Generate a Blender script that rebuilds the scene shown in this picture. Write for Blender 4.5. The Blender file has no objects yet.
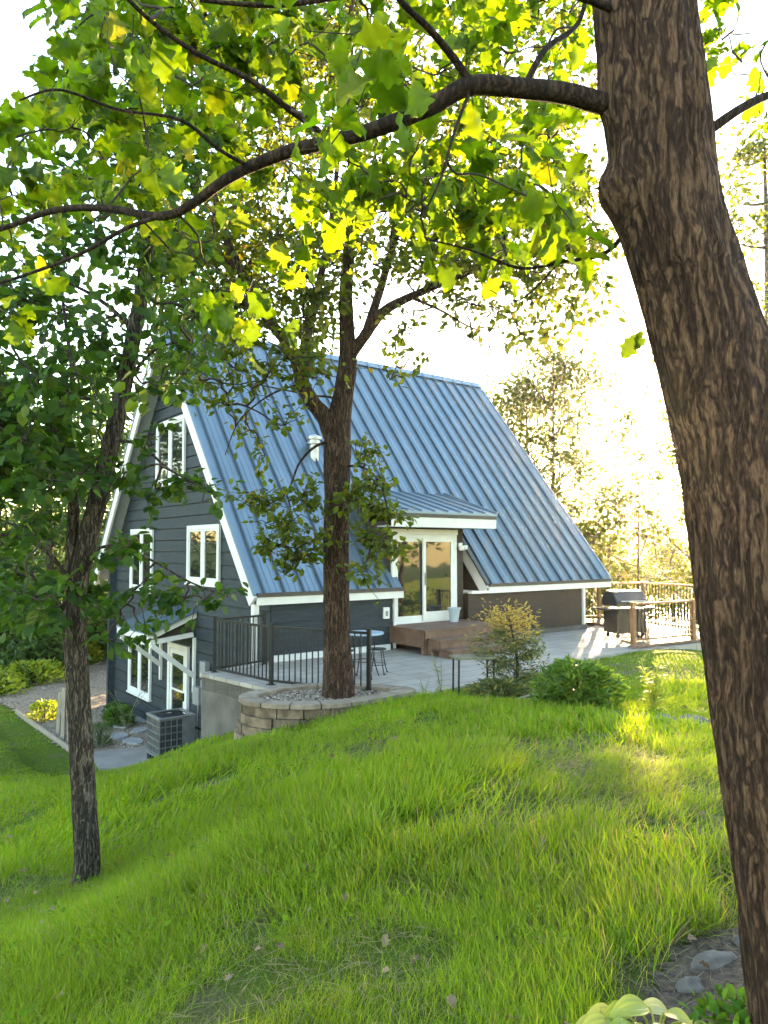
import bpy, math, random
import numpy as np
from mathutils import Vector, Matrix
R = math.radians
random.seed(7); rng = np.random.default_rng(7)
sc = bpy.context.scene
col = sc.collection

# ------------------------------------------------------------------ camera
F, PITCH, CAMH = 724.0, 0.0506, 2.333
cam = bpy.data.cameras.new('camera'); co = bpy.data.objects.new('camera', cam); col.objects.link(co)
cam.sensor_fit = 'VERTICAL'; cam.sensor_height = 36; cam.lens = F/1024*36
cam.clip_start = .05; cam.clip_end = 3000
co.location = (0, 0, CAMH); co.rotation_euler = (math.pi/2+PITCH, 0, 0)
sc.camera = co
cP, sP = math.cos(PITCH), math.sin(PITCH)
def at(x, y, Y):
    "world point at measured depth Y (metres ahead) read off the photograph"
    a = (x-384)/F; b = (512-y)/F
    d = Vector((a, cP-b*sP, sP+b*cP))
    return Vector((0, 0, CAMH))+d*(Y/d.y)
def gp(x, y, z):
    a = (x-384)/F; b = (512-y)/F
    d = Vector((a, cP-b*sP, sP+b*cP))
    return Vector((0, 0, CAMH))+d*((z-CAMH)/d.z)

# house frame: u along the ridge, v across it, z up (patio = 0)
TH = .6551
HO = Vector((-2.613, 14.705, 0)); HU = Vector((math.cos(TH), math.sin(TH), 0)); HV = Vector((-math.sin(TH), math.cos(TH), 0))
def H(u, v, z=0): return HO+HU*u+HV*v+Vector((0, 0, z))

# ------------------------------------------------------------------ materials
def nt(name):
    m = bpy.data.materials.new(name); m.use_nodes = True
    t = m.node_tree; b = t.nodes['Principled BSDF']
    return m, t, b
def lk(t, a, b): t.links.new(a, b)
def mat(name, c1, c2=None, scale=8, rough=.6, bump=0, metal=0, stretch=(1,1,1), detail=6, bscale=None, spec=None, island=0, ramp=(.35,.65), bdist=.01):
    m, t, b = nt(name)
    b.inputs['Roughness'].default_value = rough; b.inputs['Metallic'].default_value = metal
    if spec is not None: b.inputs['Specular IOR Level'].default_value = spec
    tc = t.nodes.new('ShaderNodeTexCoord'); mp = t.nodes.new('ShaderNodeMapping'); mp.inputs['Scale'].default_value = stretch
    lk(t, tc.outputs['Object'], mp.inputs['Vector'])
    n = t.nodes.new('ShaderNodeTexNoise'); n.inputs['Scale'].default_value = scale; n.inputs['Detail'].default_value = detail
    lk(t, mp.outputs['Vector'], n.inputs['Vector'])
    r = t.nodes.new('ShaderNodeValToRGB'); r.color_ramp.elements[0].position = ramp[0]; r.color_ramp.elements[1].position = ramp[1]
    r.color_ramp.elements[0].color = (*c1, 1); r.color_ramp.elements[1].color = (*(c2 or c1), 1)
    lk(t, n.outputs['Fac'], r.inputs['Fac'])
    out = r.outputs['Color']
    if island:
        g = t.nodes.new('ShaderNodeNewGeometry'); hs = t.nodes.new('ShaderNodeHueSaturation')
        mr = t.nodes.new('ShaderNodeMapRange'); mr.inputs[3].default_value = 1-island; mr.inputs[4].default_value = 1+island
        lk(t, g.outputs['Random Per Island'], mr.inputs[0]); lk(t, mr.outputs[0], hs.inputs['Value']); lk(t, out, hs.inputs['Color']); out = hs.outputs['Color']
    lk(t, out, b.inputs['Base Color'])
    if bump:
        n2 = t.nodes.new('ShaderNodeTexNoise'); n2.inputs['Scale'].default_value = bscale or scale*3; n2.inputs['Detail'].default_value = 8
        lk(t, mp.outputs['Vector'], n2.inputs['Vector'])
        bp = t.nodes.new('ShaderNodeBump'); bp.inputs['Strength'].default_value = bump; bp.inputs['Distance'].default_value = bdist
        lk(t, n2.outputs['Fac'], bp.inputs['Height']); lk(t, bp.outputs['Normal'], b.inputs['Normal'])
    return m
def leafmat(name, ca, cb, cc=None, trans=.5, tcol=None, rough=.45, patch=0, spec=.4):
    "leaf/blade: colour varies leaf by leaf, part of the light passes through"
    m, t, b = nt(name)
    g = t.nodes.new('ShaderNodeNewGeometry')
    r = t.nodes.new('ShaderNodeValToRGB'); e = r.color_ramp.elements
    e[0].color = (*ca, 1); e[1].color = (*cb, 1); e[0].position = .0; e[1].position = .85
    if cc: x = e.new(.97); x.color = (*cc, 1)
    lk(t, g.outputs['Random Per Island'], r.inputs['Fac'])
    out = r.outputs['Color']
    if patch:
        tc = t.nodes.new('ShaderNodeTexCoord'); n = t.nodes.new('ShaderNodeTexNoise'); n.inputs['Scale'].default_value = patch; n.inputs['Detail'].default_value = 3
        lk(t, tc.outputs['Object'], n.inputs['Vector'])
        mr = t.nodes.new('ShaderNodeMapRange'); mr.inputs[1].default_value = .3; mr.inputs[2].default_value = .7; mr.inputs[3].default_value = .7; mr.inputs[4].default_value = 1.3
        lk(t, n.outputs['Fac'], mr.inputs[0])
        hs = t.nodes.new('ShaderNodeHueSaturation'); lk(t, mr.outputs[0], hs.inputs['Value']); lk(t, out, hs.inputs['Color']); out = hs.outputs['Color']
    lk(t, out, b.inputs['Base Color']); b.inputs['Roughness'].default_value = rough; b.inputs['Specular IOR Level'].default_value = spec
    tr = t.nodes.new('ShaderNodeBsdfTranslucent')
    mx = t.nodes.new('ShaderNodeMix'); mx.data_type = 'RGBA'; mx.blend_type = 'MULTIPLY'; mx.inputs[0].default_value = 1
    mx.inputs[7].default_value = (*(tcol or (1.6, 1.5, .6)), 1)
    lk(t, out, mx.inputs[6]); lk(t, mx.outputs[2], tr.inputs['Color'])
    ms = t.nodes.new('ShaderNodeMixShader'); ms.inputs[0].default_value = trans
    lk(t, b.outputs[0], ms.inputs[1]); lk(t, tr.outputs[0], ms.inputs[2])
    lk(t, ms.outputs[0], t.nodes['Material Output'].inputs['Surface'])
    return m
def barkmat(name, dark, mid, light, sx=14, sz=2.2, bump=.8, dist=.03):
    m, t, b = nt(name)
    tc = t.nodes.new('ShaderNodeTexCoord'); mp = t.nodes.new('ShaderNodeMapping'); mp.inputs['Scale'].default_value = (sx, sx, sz)
    lk(t, tc.outputs['Object'], mp.inputs['Vector'])
    n0 = t.nodes.new('ShaderNodeTexNoise'); n0.inputs['Scale'].default_value = 1.5; n0.inputs['Detail'].default_value = 5
    lk(t, mp.outputs[0], n0.inputs['Vector'])
    ma = t.nodes.new('ShaderNodeMixRGB'); ma.inputs[0].default_value = .22
    lk(t, mp.outputs[0], ma.inputs[1]); lk(t, n0.outputs['Color'], ma.inputs[2])
    mp2 = t.nodes.new('ShaderNodeMapping'); mp2.inputs['Scale'].default_value = (sx*.8, sx*.8, sz*.42)
    wob = t.nodes.new('ShaderNodeMixRGB'); wob.blend_type = 'ADD'; wob.inputs[0].default_value = .10
    n1 = t.nodes.new('ShaderNodeTexNoise'); n1.inputs['Scale'].default_value = 6; n1.inputs['Detail'].default_value = 3
    lk(t, tc.outputs['Object'], n1.inputs['Vector']); lk(t, tc.outputs['Object'], wob.inputs[1]); lk(t, n1.outputs['Color'], wob.inputs[2]); lk(t, wob.outputs[0], mp2.inputs['Vector'])
    v = t.nodes.new('ShaderNodeTexNoise'); v.inputs['Scale'].default_value = 1; v.inputs['Detail'].default_value = 2
    lk(t, mp2.outputs[0], v.inputs['Vector'])
    def M_(op, a, b=None, c=None):
        k = t.nodes.new('ShaderNodeMath'); k.operation = op
        for q, x in enumerate((a, b, c)):
            if x is None: continue
            if hasattr(x, 'links'): lk(t, x, k.inputs[q])
            else: k.inputs[q].default_value = x
        return k.outputs[0]
    cre = M_('ABSOLUTE', M_('SUBTRACT', v.outputs['Fac'], .5))
    mrf = t.nodes.new('ShaderNodeMapRange'); mrf.interpolation_type = 'SMOOTHSTEP'; mrf.inputs[1].default_value = .0; mrf.inputs[2].default_value = .14
    lk(t, cre, mrf.inputs[0])
    n = t.nodes.new('ShaderNodeTexNoise'); n.inputs['Scale'].default_value = 2.6; n.inputs['Detail'].default_value = 10; n.inputs['Roughness'].default_value = .75
    lk(t, mp.outputs[0], n.inputs['Vector'])
    mul = t.nodes.new('ShaderNodeMath'); mul.operation = 'ADD'
    lk(t, M_('MULTIPLY_ADD', mrf.outputs[0], .30, -.13), mul.inputs[0]); lk(t, M_('MULTIPLY_ADD', n.outputs['Fac'], 1.25, -.22), mul.inputs[1])
    r = t.nodes.new('ShaderNodeValToRGB'); e = r.color_ramp.elements
    e[0].position = .24; e[0].color = (*dark, 1); e[1].position = .72; e[1].color = (*light, 1); x = e.new(.50); x.color = (*mid, 1)
    lk(t, mul.outputs[0], r.inputs['Fac']); lk(t, r.outputs[0], b.inputs['Base Color'])
    b.inputs['Roughness'].default_value = .9; b.inputs['Specular IOR Level'].default_value = .2
    bp = t.nodes.new('ShaderNodeBump'); bp.inputs['Strength'].default_value = bump; bp.inputs['Distance'].default_value = dist
    lk(t, mul.outputs[0], bp.inputs['Height']); lk(t, bp.outputs[0], b.inputs['Normal'])
    return m

M = {}
M['siding'] = mat('siding', (.022,.028,.034), (.031,.039,.046), 3, .6, .25, stretch=(1,1,6), bscale=20, spec=.15)
M['brown_siding'] = mat('brown_siding', (.038,.028,.022), (.048,.037,.029), 3, .6, .2, stretch=(1,1,6), bscale=20, spec=.15)
M['white'] = mat('white_paint', (.58,.57,.55), (.52,.515,.50), 4, .45, .05)
M['soffit'] = mat('soffit', (.30,.31,.31), (.26,.27,.28), 4, .6)
M['roof'] = mat('roof_metal', (.130,.182,.232), (.152,.207,.260), 1.2, .36, .06, metal=.55, bscale=3, bdist=.02)
M['seam_shade'] = mat('seam_metal_shade_tint', (.05,.075,.11), (.065,.095,.135), 2, .45, metal=.3)  # same roof metal, its backlit shade painted in as a darker blue
M['dark_trim'] = mat('dark_trim', (.03,.026,.024), (.045,.036,.03), 6, .5)
M['black_metal'] = mat('black_metal', (.012,.012,.013), (.018,.018,.019), 20, .45, spec=.2)
M['grey_metal'] = mat('grey_metal', (.22,.22,.21), (.16,.16,.155), 6, .5, metal=.4)
M['galv'] = mat('galvanised', (.45,.46,.47), (.36,.37,.38), 9, .42, metal=.7)
M['concrete'] = mat('concrete', (.075,.067,.060), (.12,.108,.097), 2.2, .85, .35, bscale=30, spec=.2)
M['slab'] = mat('patio_concrete', (.23,.205,.175), (.30,.27,.235), 1.3, .7, .25, bscale=25)
def jointed(m, sc_):
    t = m.node_tree; b = t.nodes['Principled BSDF']; src = b.inputs['Base Color'].links[0].from_socket
    tc = t.nodes.new('ShaderNodeTexCoord'); mp = t.nodes.new('ShaderNodeMapping'); mp.inputs['Rotation'].default_value = (0,0,-TH)
    br = t.nodes.new('ShaderNodeTexBrick'); br.inputs['Scale'].default_value = sc_; br.inputs['Mortar Size'].default_value = .012; br.inputs['Color1'].default_value = (1,1,1,1); br.inputs['Color2'].default_value = (.86,.86,.86,1); br.inputs['Mortar'].default_value = (.62,.6,.57,1)
    lk(t, tc.outputs['Object'], mp.inputs[0]); lk(t, mp.outputs[0], br.inputs['Vector'])
    mx = t.nodes.new('ShaderNodeMixRGB'); mx.blend_type = 'MULTIPLY'; mx.inputs[0].default_value = 1; lk(t, src, mx.inputs[1]); lk(t, br.outputs['Color'], mx.inputs[2]); lk(t, mx.outputs[0], b.inputs['Base Color'])
    return m
jointed(M['slab'], .62)
M['pathslab'] = mat('path_concrete', (.17,.15,.135), (.235,.21,.19), 1.6, .85, .3, bscale=25)
M['gravel'] = mat('gravel_mix', (.11,.08,.055), (.32,.25,.18), 26, .95, .9, bscale=40, bdist=.04)
M['block'] = mat('wall_block', (.068,.046,.03), (.18,.13,.088), 6, .92, .9, island=.28, bscale=22, bdist=.025)
M['cap'] = mat('wall_cap', (.135,.10,.072), (.215,.17,.125), 7, .9, .6, island=.15, bscale=30)
M['deckwood'] = mat('stained_deck_wood', (.085,.043,.027), (.135,.075,.048), 5, .6, .3, stretch=(1,1,1), bscale=30, island=.15)
M['cedar'] = mat('cedar_wood', (.14,.062,.024), (.22,.105,.045), 6, .65, .3, stretch=(1,1,.3), bscale=20, island=.15)
M['oldwood'] = mat('weathered_wood', (.19,.155,.115), (.30,.25,.19), 5, .85, .4, stretch=(8,8,1))
M['soil'] = mat('bed_soil', (.03,.02,.013), (.11,.075,.048), 30, .95, .8, bscale=40, bdist=.03)
M['rock'] = mat('field_rock', (.085,.072,.06), (.20,.175,.15), 4, .9, .7, bscale=14, bdist=.03)
M['flag'] = mat('flagstone', (.20,.195,.19), (.28,.275,.265), 3, .85, .4)
M['grillcover'] = mat('grill_black', (.022,.02,.018), (.035,.03,.027), 4, .38)
M['bucket'] = mat('grey_plastic', (.28,.32,.36), (.32,.36,.40), 4, .45)
M['tabletop'] = mat('blue_table_top', (.20,.27,.36), (.25,.33,.42), 4, .25)
M['mossy'] = mat('mossy_board', (.09,.08,.05), (.16,.15,.09), 12, .85, .5)
M['fanblack'] = mat('unit_interior', (.02,.022,.024), (.03,.032,.034), 5, .6)
M['plasticgrey'] = mat('utility_grey', (.20,.205,.205), (.15,.155,.155), 6, .55)
def glass():
    m, t, b = nt('window_glass')
    b.inputs['Base Color'].default_value = (.012,.013,.014,1); b.inputs['Roughness'].default_value = .03
    b.inputs['Specular IOR Level'].default_value = .9; b.inputs['IOR'].default_value = 1.7
    tc = t.nodes.new('ShaderNodeTexCoord'); n = t.nodes.new('ShaderNodeTexNoise'); n.inputs['Scale'].default_value = 1.2
    lk(t, tc.outputs['Object'], n.inputs['Vector'])
    bp = t.nodes.new('ShaderNodeBump'); bp.inputs['Strength'].default_value = .06; bp.inputs['Distance'].default_value = .05
    lk(t, n.outputs['Fac'], bp.inputs['Height']); lk(t, bp.outputs[0], b.inputs['Normal'])
    return m
M['glass'] = glass()
def water():
    m, t, b = nt('lake_water')
    b.inputs['Base Color'].default_value = (.02,.035,.04,1); b.inputs['Roughness'].default_value = .18
    tc = t.nodes.new('ShaderNodeTexCoord'); n = t.nodes.new('ShaderNodeTexNoise'); n.inputs['Scale'].default_value = .8; n.inputs['Detail'].default_value = 5
    lk(t, tc.outputs['Object'], n.inputs['Vector'])
    bp = t.nodes.new('ShaderNodeBump'); bp.inputs['Strength'].default_value = .5; bp.inputs['Distance'].default_value = .2
    lk(t, n.outputs['Fac'], bp.inputs['Height']); lk(t, bp.outputs[0], b.inputs['Normal'])
    return m
M['water'] = water()
def groundmat():
    m, t, b = nt('lawn_soil')
    tc = t.nodes.new('ShaderNodeTexCoord')
    n = t.nodes.new('ShaderNodeTexNoise'); n.inputs['Scale'].default_value = 1.1; n.inputs['Detail'].default_value = 8; n.inputs['Roughness'].default_value = .65
    n2 = t.nodes.new('ShaderNodeTexNoise'); n2.inputs['Scale'].default_value = 75; n2.inputs['Detail'].default_value = 9; n2.inputs['Roughness'].default_value = .75
    lk(t, tc.outputs['Object'], n.inputs['Vector']); lk(t, tc.outputs['Object'], n2.inputs['Vector'])
    r1 = t.nodes.new('ShaderNodeValToRGB'); e = r1.color_ramp.elements
    e[0].color = (.028,.05,.006,1); e[1].color = (.11,.155,.016,1); e[0].position = .3; e[1].position = .7
    r2 = t.nodes.new('ShaderNodeValToRGB'); e = r2.color_ramp.elements
    e[0].color = (.05,.038,.025,1); e[1].color = (.19,.15,.095,1); e[0].position = .3; e[1].position = .7
    lk(t, n2.outputs['Fac'], r1.inputs[0]); lk(t, n2.outputs['Fac'], r2.inputs[0])
    mr = t.nodes.new('ShaderNodeMapRange'); mr.inputs[1].default_value = .54; mr.inputs[2].default_value = .66
    lk(t, n.outputs['Fac'], mr.inputs[0])
    mx = t.nodes.new('ShaderNodeMixRGB'); lk(t, mr.outputs[0], mx.inputs[0]); lk(t, r1.outputs[0], mx.inputs[1]); lk(t, r2.outputs[0], mx.inputs[2])
    lk(t, mx.outputs[0], b.inputs['Base Color']); b.inputs['Roughness'].default_value = .95; b.inputs['Specular IOR Level'].default_value = .1
    bp = t.nodes.new('ShaderNodeBump'); bp.inputs['Strength'].default_value = .8; bp.inputs['Distance'].default_value = .03
    lk(t, n2.outputs['Fac'], bp.inputs['Height']); lk(t, bp.outputs[0], b.inputs['Normal'])
    return m
M['ground'] = groundmat()
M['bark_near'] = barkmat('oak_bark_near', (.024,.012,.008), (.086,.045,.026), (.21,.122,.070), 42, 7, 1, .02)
M['bark_mid'] = barkmat('oak_bark_mid', (.012,.007,.005), (.060,.035,.022), (.15,.095,.060), 34, 4.5, 1, .03)
M['bark_grey'] = barkmat('oak_bark_grey', (.012,.009,.007), (.060,.046,.034), (.18,.145,.108), 44, 8, 1, .02)
M['bark_limb_backlit'] = barkmat('oak_bark_limb_backlit_tint', (.010,.006,.004), (.035,.02,.013), (.075,.046,.03), 50, 9, 1, .012)  # near oak bark with a darker colour standing in for backlit shade
M['bark_twig'] = mat('twig_bark', (.016,.009,.006), (.035,.021,.014), 12, .85, .5)
M['leaf_near'] = leafmat('oak_leaf_near', (.030,.056,.006), (.072,.115,.008), (.105,.115,.012), .55, (4.1,3.9,.5), .5, patch=9, spec=.25)
M['leaf_mid'] = leafmat('oak_leaf_mid', (.034,.056,.008), (.072,.098,.012), (.11,.098,.018), .44, (3.0,2.7,.6), .55, spec=.25)
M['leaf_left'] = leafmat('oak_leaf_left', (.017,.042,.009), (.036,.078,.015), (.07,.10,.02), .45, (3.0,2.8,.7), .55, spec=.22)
M['leaf_far'] = leafmat('bank_tree_leaf', (.030,.052,.005), (.068,.086,.007), (.10,.095,.009), .38, (2.0,1.9,.3), .6, spec=.15)
M['leaf_wood'] = leafmat('woodland_leaf', (.030,.065,.014), (.062,.110,.022), (.09,.12,.025), .4, (1.6,1.6,.6), .5)
M['leaf_gold'] = leafmat('sunlit_leaf', (.085,.105,.016), (.15,.15,.026), (.20,.17,.03), .42, (2.0,1.7,.5), .5)
M['grass'] = leafmat('grass_blade', (.118,.215,.005), (.178,.265,.007), (.26,.24,.05), .45, (1.7,1.5,.5), .5, patch=.5, spec=.25)
M['dry'] = leafmat('dry_grass', (.13,.105,.05), (.27,.215,.11), None, .35, (1.2,1.1,.8), .7)
M['hosta'] = leafmat('hosta_leaf', (.24,.30,.03), (.42,.42,.10), (.62,.58,.34), .4, (1.3,1.2,.7), .45)
M['groundcover'] = leafmat('ground_cover_leaf', (.05,.13,.014), (.10,.19,.018), None, .3, (1.4,1.3,.5), .7, spec=.1)
M['conifer'] = leafmat('conifer_spray', (.05,.075,.025), (.11,.13,.04), (.30,.24,.07), .35, (1.6,1.4,.6), .6)
M['conifer_lit_tint'] = leafmat('conifer_sunlit_tint_tip', (.26,.20,.05), (.42,.32,.09), None, .45, (1.6,1.3,.5), .6)  # low sun on the conifer top, painted into the leaf colour
M['shrub'] = leafmat('shrub_leaf', (.040,.095,.014), (.085,.160,.020), (.13,.19,.03), .42, (1.9,1.7,.6), .45)
M['limebush'] = leafmat('lime_bush_leaf', (.16,.24,.02), (.30,.34,.03), None, .45, (1.5,1.4,.6), .5)
M['palewisp'] = leafmat('pale_weed_leaf', (.16,.18,.08), (.28,.28,.14), None, .45, (1.5,1.4,.7), .6)

# ------------------------------------------------------------------ object helpers
def tag(o, label=None, cat=None, group=None, kind=None):
    if label: o['label'] = label
    if cat: o['category'] = cat
    if group: o['group'] = group
    if kind: o['kind'] = kind
    return o
def empty(name, loc=(0,0,0), rz=0, label=None, cat=None, group=None):
    o = bpy.data.objects.new(name, None); col.objects.link(o); o.location = loc; o.rotation_euler = (0,0,rz); o.empty_display_size = .2
    return tag(o, label, cat, group)
def link(name, me, m=None, parent=None, smooth=False):
    o = bpy.data.objects.new(name, me); col.objects.link(o)
    if m: me.materials.append(m)
    if parent: o.parent = parent
    if smooth: me.polygons.foreach_set('use_smooth', [True]*len(me.polygons))
    return o
class MB:
    def __init__(s): s.v = []; s.f = []
    def add(s, vs, fs):
        n = len(s.v); s.v += [tuple(v) for v in vs]; s.f += [tuple(i+n for i in f) for f in fs]; return s
    def box(s, x0, x1, y0, y1, z0, z1):
        if x0 > x1: x0, x1 = x1, x0
        if y0 > y1: y0, y1 = y1, y0
        if z0 > z1: z0, z1 = z1, z0
        return s.add([(x0,y0,z0),(x1,y0,z0),(x1,y1,z0),(x0,y1,z0),(x0,y0,z1),(x1,y0,z1),(x1,y1,z1),(x0,y1,z1)],
            [(0,3,2,1),(4,5,6,7),(0,1,5,4),(1,2,6,5),(2,3,7,6),(3,0,4,7)])
    def prism(s, poly, d):
        "poly: 3D outline, d: extrusion vector"
        p = [Vector(q) for q in poly]; d = Vector(d); n = len(p)
        nn = Vector((0,0,0))
        for i in range(n): nn += p[i].cross(p[(i+1) % n])
        if nn.dot(d) > 0: p = p[::-1]
        fs = [tuple(range(n)), tuple(range(2*n-1, n-1, -1))]
        for i in range(n): j = (i+1) % n; fs.append((j, i, n+i, n+j))
        return s.add(p+[q+d for q in p], fs)
    def beam(s, a, b, w, h, up=(0,0,1)):
        a = Vector(a); b = Vector(b); d = (b-a).normalized(); x = d.cross(Vector(up))
        x = x.normalized() if x.length > 1e-4 else Vector((1,0,0)); y = x.cross(d)
        q = [a+x*(i*w/2)+y*(j*h/2) for i, j in ((-1,-1),(1,-1),(1,1),(-1,1))]
        return s.prism(q, b-a)
    def tube(s, pts, rad, seg=8, cap=True):
        V, Fc = tube_arrays(pts, rad, seg, cap); return s.add(V, Fc)
    def lathe(s, prof, c=(0,0,0), seg=20):
        vs = []; fs = []
        for r, z in prof:
            for k in range(seg):
                a = 2*math.pi*k/seg; vs.append((c[0]+r*math.cos(a), c[1]+r*math.sin(a), c[2]+z))
        for i in range(len(prof)-1):
            for k in range(seg):
                j = (k+1) % seg; fs.append((i*seg+k, i*seg+j, (i+1)*seg+j, (i+1)*seg+k))
        fs.append(tuple(range(seg-1,-1,-1))); n = (len(prof)-1)*seg; fs.append(tuple(range(n, n+seg)))
        return s.add(vs, fs)
    def mesh(s, name):
        me = bpy.data.meshes.new(name); me.from_pydata(s.v, [], s.f); me.update(); return me
    def build(s, name, m=None, parent=None, smooth=False, bevel=0):
        o = link(name, s.mesh(name), m, parent, smooth)
        if bevel:
            b = o.modifiers.new('bevel', 'BEVEL'); b.width = bevel; b.segments = 2; b.limit_method = 'ANGLE'
        return o
def tube_arrays(pts, rad, seg=8, cap=True, wob=0):
    pts = [Vector(p) for p in pts]; n = len(pts)
    if not hasattr(rad, '__len__'): rad = [rad]*n
    vs = []; fs = []; t0 = (pts[1]-pts[0]).normalized()
    ref = Vector((1,0,0)) if abs(t0.x) < .9 else Vector((0,1,0))
    x = (ref-t0*ref.dot(t0)).normalized()
    for i in range(n):
        t = (pts[min(i+1,n-1)]-pts[max(i-1,0)]).normalized()
        x = (x-t*x.dot(t)).normalized(); y = t.cross(x)
        for k in range(seg):
            a = 2*math.pi*k/seg; r = rad[i]*(1+(random.uniform(-wob,wob) if wob else 0))
            vs.append(pts[i]+x*(math.cos(a)*r)+y*(math.sin(a)*r))
    for i in range(n-1):
        for k in range(seg):
            j = (k+1) % seg; fs.append((i*seg+k, i*seg+j, (i+1)*seg+j, (i+1)*seg+k))
    if cap: fs.append(tuple(range(seg-1,-1,-1))); m = (n-1)*seg; fs.append(tuple(range(m, m+seg)))
    return vs, fs
def smooth_path(pts, per=4):
    p = [Vector(q) for q in pts]
    if len(p) < 3: return p
    out = []
    for i in range(len(p)-1):
        a = p[max(i-1,0)]; b = p[i]; c = p[i+1]; d = p[min(i+2,len(p)-1)]
        for k in range(per):
            t = k/per; t2 = t*t; t3 = t2*t
            out.append(.5*((2*b)+(c-a)*t+(2*a-5*b+4*c-d)*t2+(3*b-a-3*c+d)*t3))
    out.append(p[-1]); return out
def lerp_list(vals, n):
    return list(np.interp(np.linspace(0,len(vals)-1,n), range(len(vals)), vals))

# ---- numpy instancing of small meshes (leaves, blades) into one mesh
def tpl_oak():
    t = np.linspace(0,1,31); V = []; Fq = []
    env = .43*np.sin(np.pi*np.clip(t,0,1)**1.25)**.75; lob = .84+.16*np.cos(2*np.pi*(3.9*t-.55))
    wd = np.maximum(env*lob*(1-.1*t), .014)
    for a,b in zip(t,wd):
        lift = .25*b*b*4-.28*a*a; fy = a+.06*b
        V += [(-b,fy,lift+.05*math.sin(a*17)),(-b*.5,a+.03*b,lift*.5+.02*math.sin(a*17)),(0,a,-.28*a*a),(b*.5,a+.03*b,lift*.5-.02*math.sin(a*13)),(b,fy,lift-.05*math.sin(a*13))]
    for i in range(len(t)-1):
        o = 5*i; Fq += [(o+k,o+k+1,o+k+6,o+k+5) for k in range(4)]
    return np.array(V), np.array(Fq)
def tpl_hex(w=.27, curl=.15):
    V = [(0,0,0),(w,.35,.06),(w*.8,.75,0),(0,1,-curl),(-w*.8,.75,0),(-w,.35,.06)]
    return np.array(V), np.array([(0,1,2,3),(0,3,4,5)])
def tpl_lob():
    "small lobed leaf, 3 quads a side pair"
    V = [(0,0,0),(.16,.22,.04),(.10,.36,0),(.32,.55,.06),(.2,.7,0),(.22,.86,0),(0,1,-.12),(-.22,.86,0),(-.2,.7,0),(-.32,.55,.06),(-.10,.36,0),(-.16,.22,.04)]
    return np.array(V), np.array([(0,1,2,10),(0,10,10,11)][:1]+[(2,3,4,8),(10,2,8,9),(4,5,6,8),(8,6,7,7)][:0]) if False else (np.array(V), None)
def tpl_long(w=.07, curl=.25):
    V = [(-w*.5,0,0),(w*.5,0,0),(-w,.4,-curl*.16),(w,.4,-curl*.16),(-w*.7,.75,-curl*.56),(w*.7,.75,-curl*.56),(0,1,-curl)]
    return np.array(V), np.array([(0,1,3,2),(2,3,5,4),(4,5,6,6)])
def inst_mesh(name, tpl, pos, dirs, nrm, size):
    V, Fq = tpl
    pos = np.asarray(pos, float); d = np.asarray(dirs, float); n = np.asarray(nrm, float); s = np.asarray(size, float)
    d = d/np.linalg.norm(d,axis=1,keepdims=True)
    x = np.cross(d,n); x /= (np.linalg.norm(x,axis=1,keepdims=True)+1e-9); n = np.cross(x,d)
    N = len(pos); k = len(V)
    W = pos[:,None,:]+s[:,None,None]*(V[None,:,0:1]*x[:,None,:]+V[None,:,1:2]*d[:,None,:]+V[None,:,2:3]*n[:,None,:])
    W = W.reshape(-1,3)
    Fl = [f if f[2] != f[3] else f[:3] for f in Fq.tolist()]
    lens = np.array([len(f) for f in Fl]); flat = np.concatenate([np.array(f) for f in Fl])
    loops = (np.arange(N)[:,None]*k+flat[None,:]).ravel()
    tot = np.tile(lens,N); start = np.concatenate([[0],np.cumsum(tot)[:-1]])
    me = bpy.data.meshes.new(name)
    me.vertices.add(len(W)); me.vertices.foreach_set('co', W.astype(np.float32).ravel())
    me.loops.add(len(loops)); me.loops.foreach_set('vertex_index', loops.astype(np.int32))
    me.polygons.add(len(tot)); me.polygons.foreach_set('loop_start', start.astype(np.int32)); me.polygons.foreach_set('loop_total', tot.astype(np.int32))
    me.polygons.foreach_set('use_smooth', np.ones(len(tot),bool))
    me.update(calc_edges=True)
    return me
OAK, HEX, NARROW = tpl_oak(), tpl_hex(), tpl_long()
def rand_dirs(n, bias=(0,0,0), k=1.0):
    d = rng.normal(size=(n,3))*k+np.array(bias); return d/np.linalg.norm(d,axis=1,keepdims=True)

# ------------------------------------------------------------------ ground
CTRL = np.array([(0,0,.74),(-2,0,.5),(2.2,0,.85),(0,2.6,.62),(1.6,2.7,.68),(3.2,4,.66),(-1.6,3,.36),(-2.55,6.2,-.49),(-3.6,6.6,-.62),(-6,6,-1.0),(-7,2,-.6),
 (0,6,.40),(0,8.6,.22),(-1,8.8,0),(-2.05,10.6,-.47),(-2.9,12.2,-.92),(-3.4,13.5,-1.27),(-4.2,14.8,-1.85),(-5.2,16.0,-2.45),(-4.5,12.5,-1.55),(-6.5,13,-1.75),(-6,10,-1.25),(-10,10,-1.9),(-7.7,17.9,-2.5),(-10.8,21.7,-2.5),(-13,17,-2.45),(-16,22,-2.6),
 (.3,10.3,.08),(1,8,.3),(3.2,9,.25),(3.6,7.4,.42),(2.2,11.6,.03),(4.75,15.8,-.02),(.8,11.9,0),(2.9,13.6,0),(6.1,16.6,-.03),(7.6,17.6,-.1),(7.4,14,-.05),(9.2,16,-.5),(6,10,.2),(9,9,0),(5,4,.75),(9,3,.5),(14,12,-1.2),
 (-6,18,-2.56),(-4.5,18,-2.56),(-6,21,-2.56),(-8,25,-2.56),(-12,30,-2.56),(-20,32,-2.3),(-20,14,-2.4),(-14,38,-2.2),(-2,34,-2.8),(4,30,-3),(9.5,22,-1.5),(11,26,-3.4),(14,20,-2.5),(-12,0,-1.2),(16,2,.2),(18,26,-4.6),(8,34,-5.5)], float)
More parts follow.
